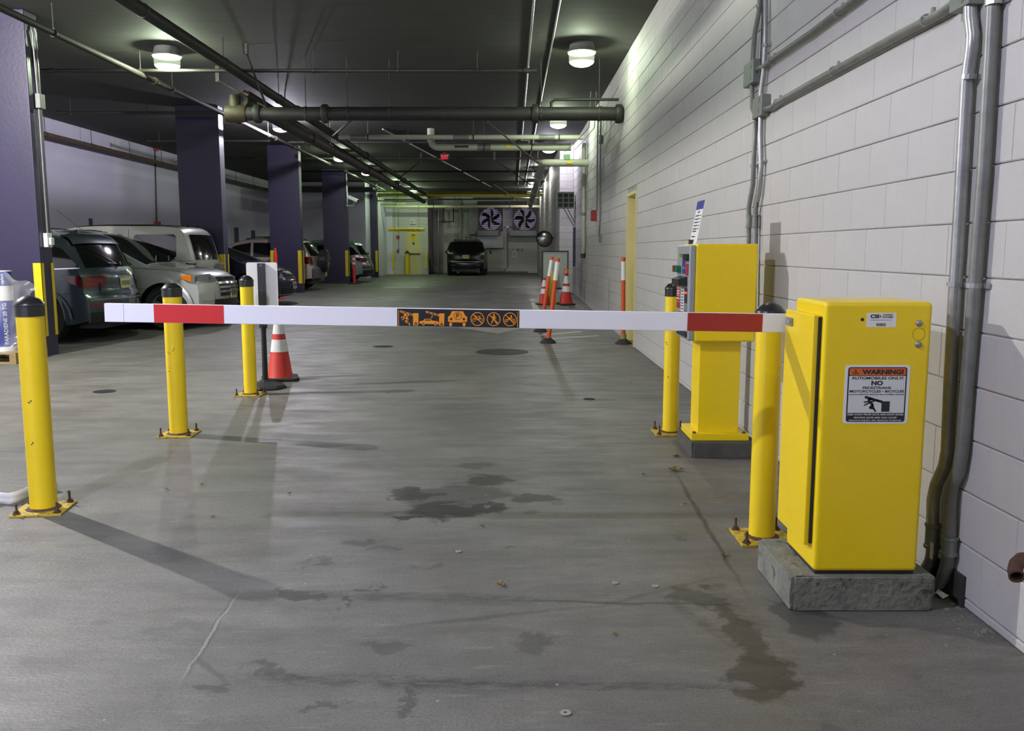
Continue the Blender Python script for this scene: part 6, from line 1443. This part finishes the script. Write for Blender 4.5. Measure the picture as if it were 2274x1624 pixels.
# --- 4: dark compact, nose to the lane
dark = paint('dark_navy_paint', srgb(44, 46, 62), 0.25, 0.4)
L = 4.2; W = 0.85
prof = [(0.03, 0.32), (0.0, 0.55), (0.1, 0.9), (0.5, 1.3), (1.0, 1.46), (1.8, 1.50), (2.3, 1.42), (3.3, 1.02), (3.45, 0.98), (3.9, 0.84), (4.08, 0.74), (4.18, 0.58), (4.2, 0.42), (4.16, 0.24)]
c = Car(prof, L, W, 0.92, 1.5, 0.22, (0.75, 3.4), 0.38, 0.22, bow=(0.15, 0.34))
rt = place(c, 'compact_car', 'dark navy compact car nosed out between the second and third columns', -5.02-L, 20.15, 1, 'cars parked along the left bays')
c.body(dark, rt); underbody(c, rt)
for xw in c.wheels:
    for sg in (-1, 1): wheel(rt, xw, sg*(W-0.115), 0.32, sg, alloy, 5)
c.tp('windshield', c.s_of(x=2.35), c.s_of(x=3.3), -0.92, 0.92, m_glassd, rt, off=0.006)
for sg in (-1, 1):
    c.sp('side_window', [(1.7, 1.36), (2.2, 1.30), (2.9, 1.0)], [(1.7, 0.96), (2.9, 0.94)], sg, m_glassd, rt); c.sp('side_window', [(0.55, 1.15), (0.9, 1.34), (1.6, 1.36)], [(0.55, 1.05), (1.6, 0.96)], sg, m_glassd, rt)
    c.tp('headlamp', c.s_of(z=0.62, front=True), c.s_of(z=0.78, front=True), sg*0.55, sg*1.0, m_lens, rt, off=0.008, nu=3)
    mirror(c, rt, 2.75, 0.96, sg, dark)
c.tp('grille', c.s_of(z=0.52, front=True), c.s_of(z=0.70, front=True), -0.5, 0.5, m_grille, rt, off=0.006, nu=4)
for z in (0.57, 0.62, 0.67): c.tp('grille_bar', c.s_of(z=z-0.01, front=True), c.s_of(z=z+0.01, front=True), -0.5, 0.5, m_chrome, rt, off=0.016, nu=2)
c.tp('lower_intake', c.s_of(z=0.27, front=True), c.s_of(z=0.40, front=True), -0.7, 0.7, m_grille, rt, off=0.008, nu=3)
c.tp('bumper_trim', c.s_of(z=0.25, front=True), c.s_of(z=0.265, front=True), -0.9, 0.9, m_steel, rt, off=0.012, nu=2)
plate(c, rt, 0.45, m_pltw, front=True)

# --- 5: tan vehicle with a spare wheel on its back
tan = paint('tan_metallic_paint', srgb(172, 160, 148), 0.32, 0.45)
L = 4.2; W = 0.86
prof = [(0.02, 0.36), (0.0, 0.5), (0.0, 0.66), (0.06, 0.74), (0.08, 1.0), (0.20, 1.22), (0.36, 1.46), (0.52, 1.54), (1.2, 1.58), (2.0, 1.57), (2.45, 1.46), (3.15, 1.06), (3.25, 1.02), (3.95, 0.92), (4.15, 0.75), (4.18, 0.35)]
c = Car(prof, L, W, 0.98, 1.58, 0.32, (0.72, 3.25), 0.41, 0.2, bow=(0.13, 0.26), flare=0.01)
rt = place(c, 'small_suv', 'tan vehicle with a covered spare wheel on its tailgate, behind the third column', -5.86, 26.95, -1, 'cars parked along the left bays')
c.body(tan, rt); underbody(c, rt)
for xw in c.wheels:
    for sg in (-1, 1): wheel(rt, xw, sg*(W-0.12), 0.35, sg, alloy, 5)
c.tp('rear_window', c.s_of(z=1.04), c.s_of(z=1.44), -0.84, 0.84, m_glassd, rt, off=0.008); c.tp('windshield', c.s_of(x=2.5), c.s_of(x=3.15), -0.9, 0.9, m_glassd, rt, off=0.006)
for sg in (-1, 1):
    c.sp('side_window', [(0.42, 1.2), (0.6, 1.38), (1.15, 1.42)], [(0.42, 1.12), (1.15, 1.0)], sg, m_glassd, rt); c.sp('side_window', [(1.22, 1.42), (1.85, 1.43)], [(1.22, 1.0), (1.85, 1.0)], sg, m_glassd, rt); c.sp('side_window', [(1.93, 1.43), (2.4, 1.34), (2.9, 1.02)], [(1.93, 1.0), (2.9, 0.98)], sg, m_glassd, rt)
    mirror(c, rt, 2.72, 1.0, sg, tan)
    mb = MB(); c.tp('', c.s_of(z=0.80), c.s_of(z=1.02), 0, 0, None, rt, off=0.010, mb=mb, nu=3, nt=3, shape=lambda a, sg=sg: (sg*0.80, sg*1.0)); c.sp('', [(0.19, 1.02), (0.36, 1.0)], [(0.19, 0.80), (0.3, 0.80), (0.36, 0.9)], sg, None, rt, off=0.010, mb=mb); mb.build('tail_lamp', m_tail, rt)
    mb = MB(); c.tp('', c.s_of(z=0.76), c.s_of(z=0.80), 0, 0, None, rt, off=0.011, mb=mb, nu=2, nt=3, shape=lambda a, sg=sg: (sg*0.82, sg*1.0)); mb.build('reverse_lamp', m_lens, rt)
    seam(c, rt, [(1.18, 1.0), (1.3, 0.4)], sg); seam(c, rt, [(1.89, 1.0), (1.9, 0.35)], sg)
    for x in (1.35, 2.15): mb = MB(); p = c.side(x, 0.88, sg, 0.0); mb.tube([p + V((-0.09, sg*0.03, 0)), p + V((0.09, sg*0.03, 0))], 0.012, 8); mb.build('door_handle', m_grille, rt)
    c.sp('sill_cladding', [(1.13, 0.46), (2.84, 0.46)], [(1.13, 0.32), (2.84, 0.32)], sg, mat('grey_cladding', srgb(96, 94, 100), 0.55), rt, off=0.012)
c.tp('rear_bumper', 0.02, c.s_of(z=0.68), -1, 1, mat('grey_cladding', srgb(96, 94, 100), 0.55), rt, off=0.05)
mb = MB(); mb.lathe([(0, 0.02), (0.33, 0.02), (0.345, 0.0), (0.345, -0.18), (0.30, -0.22), (0, -0.23)], (-0.0, 0.06, 0.88), 32, ax=(1,0,0)); sw_ = mb.build('spare_wheel_cover', m_blkp, rt, smooth=35)
mb = MB()
for k in range(5): a = 2*PI*k/5; mb.hexa([V((-0.232, 0.06+math.cos(a+d_)*r_, 0.88+math.sin(a+d_)*r_)) + V((x_, 0, 0)) for x_ in (0, -0.008) for d_, r_ in ((-0.12, 0.06), (0.0, 0.22), (0.12, 0.22), (0.3, 0.06))])
mb.build('cover_pattern', m_steel, sw_)
plate(c, rt, 0.60, m_plt, tt=-0.5)
rails(c, rt, 0.6, 2.1, m_grille, h=0.05)

# --- 7: black vehicle parked nose-in at the far end, rear to the camera
black = mat('black_gloss_paint', (0.005, 0.005, 0.006), 0.2, 0.0, spec=0.35)
L = 4.9; W = 0.925
prof = [(0.02, 0.34), (0.0, 0.45), (0.0, 0.66), (0.06, 0.74), (0.09, 1.02), (0.22, 1.36), (0.36, 1.58), (0.6, 1.655), (1.6, 1.69), (2.6, 1.66), (3.0, 1.55), (3.5, 1.2), (3.65, 1.15), (4.6, 1.02), (4.86, 0.8), (4.88, 0.34)]
c = Car(prof, L, W, 1.06, 1.69, 0.28, (0.95, 3.8), 0.44, 0.24, bow=(0.10, 0.2), crown=0.04)
rt = place(c, 'large_suv', 'black full-size vehicle parked nose-in at the far end, seen from behind', at(1034, 580, 41.7).x, 41.7, 2, None)
c.body(black, rt); underbody(c, rt)
for xw in c.wheels:
    for sg in (-1, 1): wheel(rt, xw, sg*(W-0.13), 0.39, sg, alloy, 5, w=0.25)
c.tp('rear_window', c.s_of(z=1.10), c.s_of(z=1.55), -0.9, 0.9, m_glassd, rt, off=0.008)
for sg in (-1, 1):
    mirror(c, rt, 3.2, 1.06, sg, m_chrome if sg < 0 else black, 0.2)
    c.sp('side_window', [(0.4, 1.3), (0.6, 1.52), (3.0, 1.5), (3.3, 1.16)], [(0.4, 1.14), (3.3, 1.12)], sg, m_glassd, rt)
    c.tp('tail_lamp', c.s_of(z=0.78), c.s_of(z=1.08), sg*0.92, sg*1.0, m_tail, rt, off=0.010, nu=4, nt=2)
    mb = MB(); mb.tube([(0.02, sg*0.6, 0.36), (0.15, sg*0.6, 0.36)], 0.04, 10); mb.build('exhaust_tip', m_dsteel, rt)
c.tp('bumper_chrome_strip', c.s_of(z=0.66), c.s_of(z=0.685), -0.78, 0.78, m_steel, rt, off=0.02, nu=2)
c.tp('handle_bar', c.s_of(z=0.985), c.s_of(z=1.005), -0.28, 0.28, m_chrome, rt, off=0.02, nu=2)
for sg in (-1, 1): c.tp('bumper_trim', c.s_of(z=0.50), c.s_of(z=0.515), sg*0.55, sg*0.8, m_steel, rt, off=0.012, nu=2)
p = c.top(c.s_of(z=1.03), 0, 0.015); mb = MB(); mb.ring2(0, 0, 0.04, 0.055, (p, V((0,-1,0)), V((0.2,0,1)).normalized()), 0, 0.006, 20); mb.build('badge', m_chrome, rt)
plate(c, rt, 0.90, m_plt)
rails(c, rt, 0.55, 2.6, m_grille, h=0.07, t=0.80)
mb = MB()
for x in (0.7, 2.4): mb.tube([c.top(c.s_of(x=x), -0.8, 0.07), c.top(c.s_of(x=x), 0.8, 0.07)], 0.014, 8)
mb.build('cross_bar', m_grille, rt)
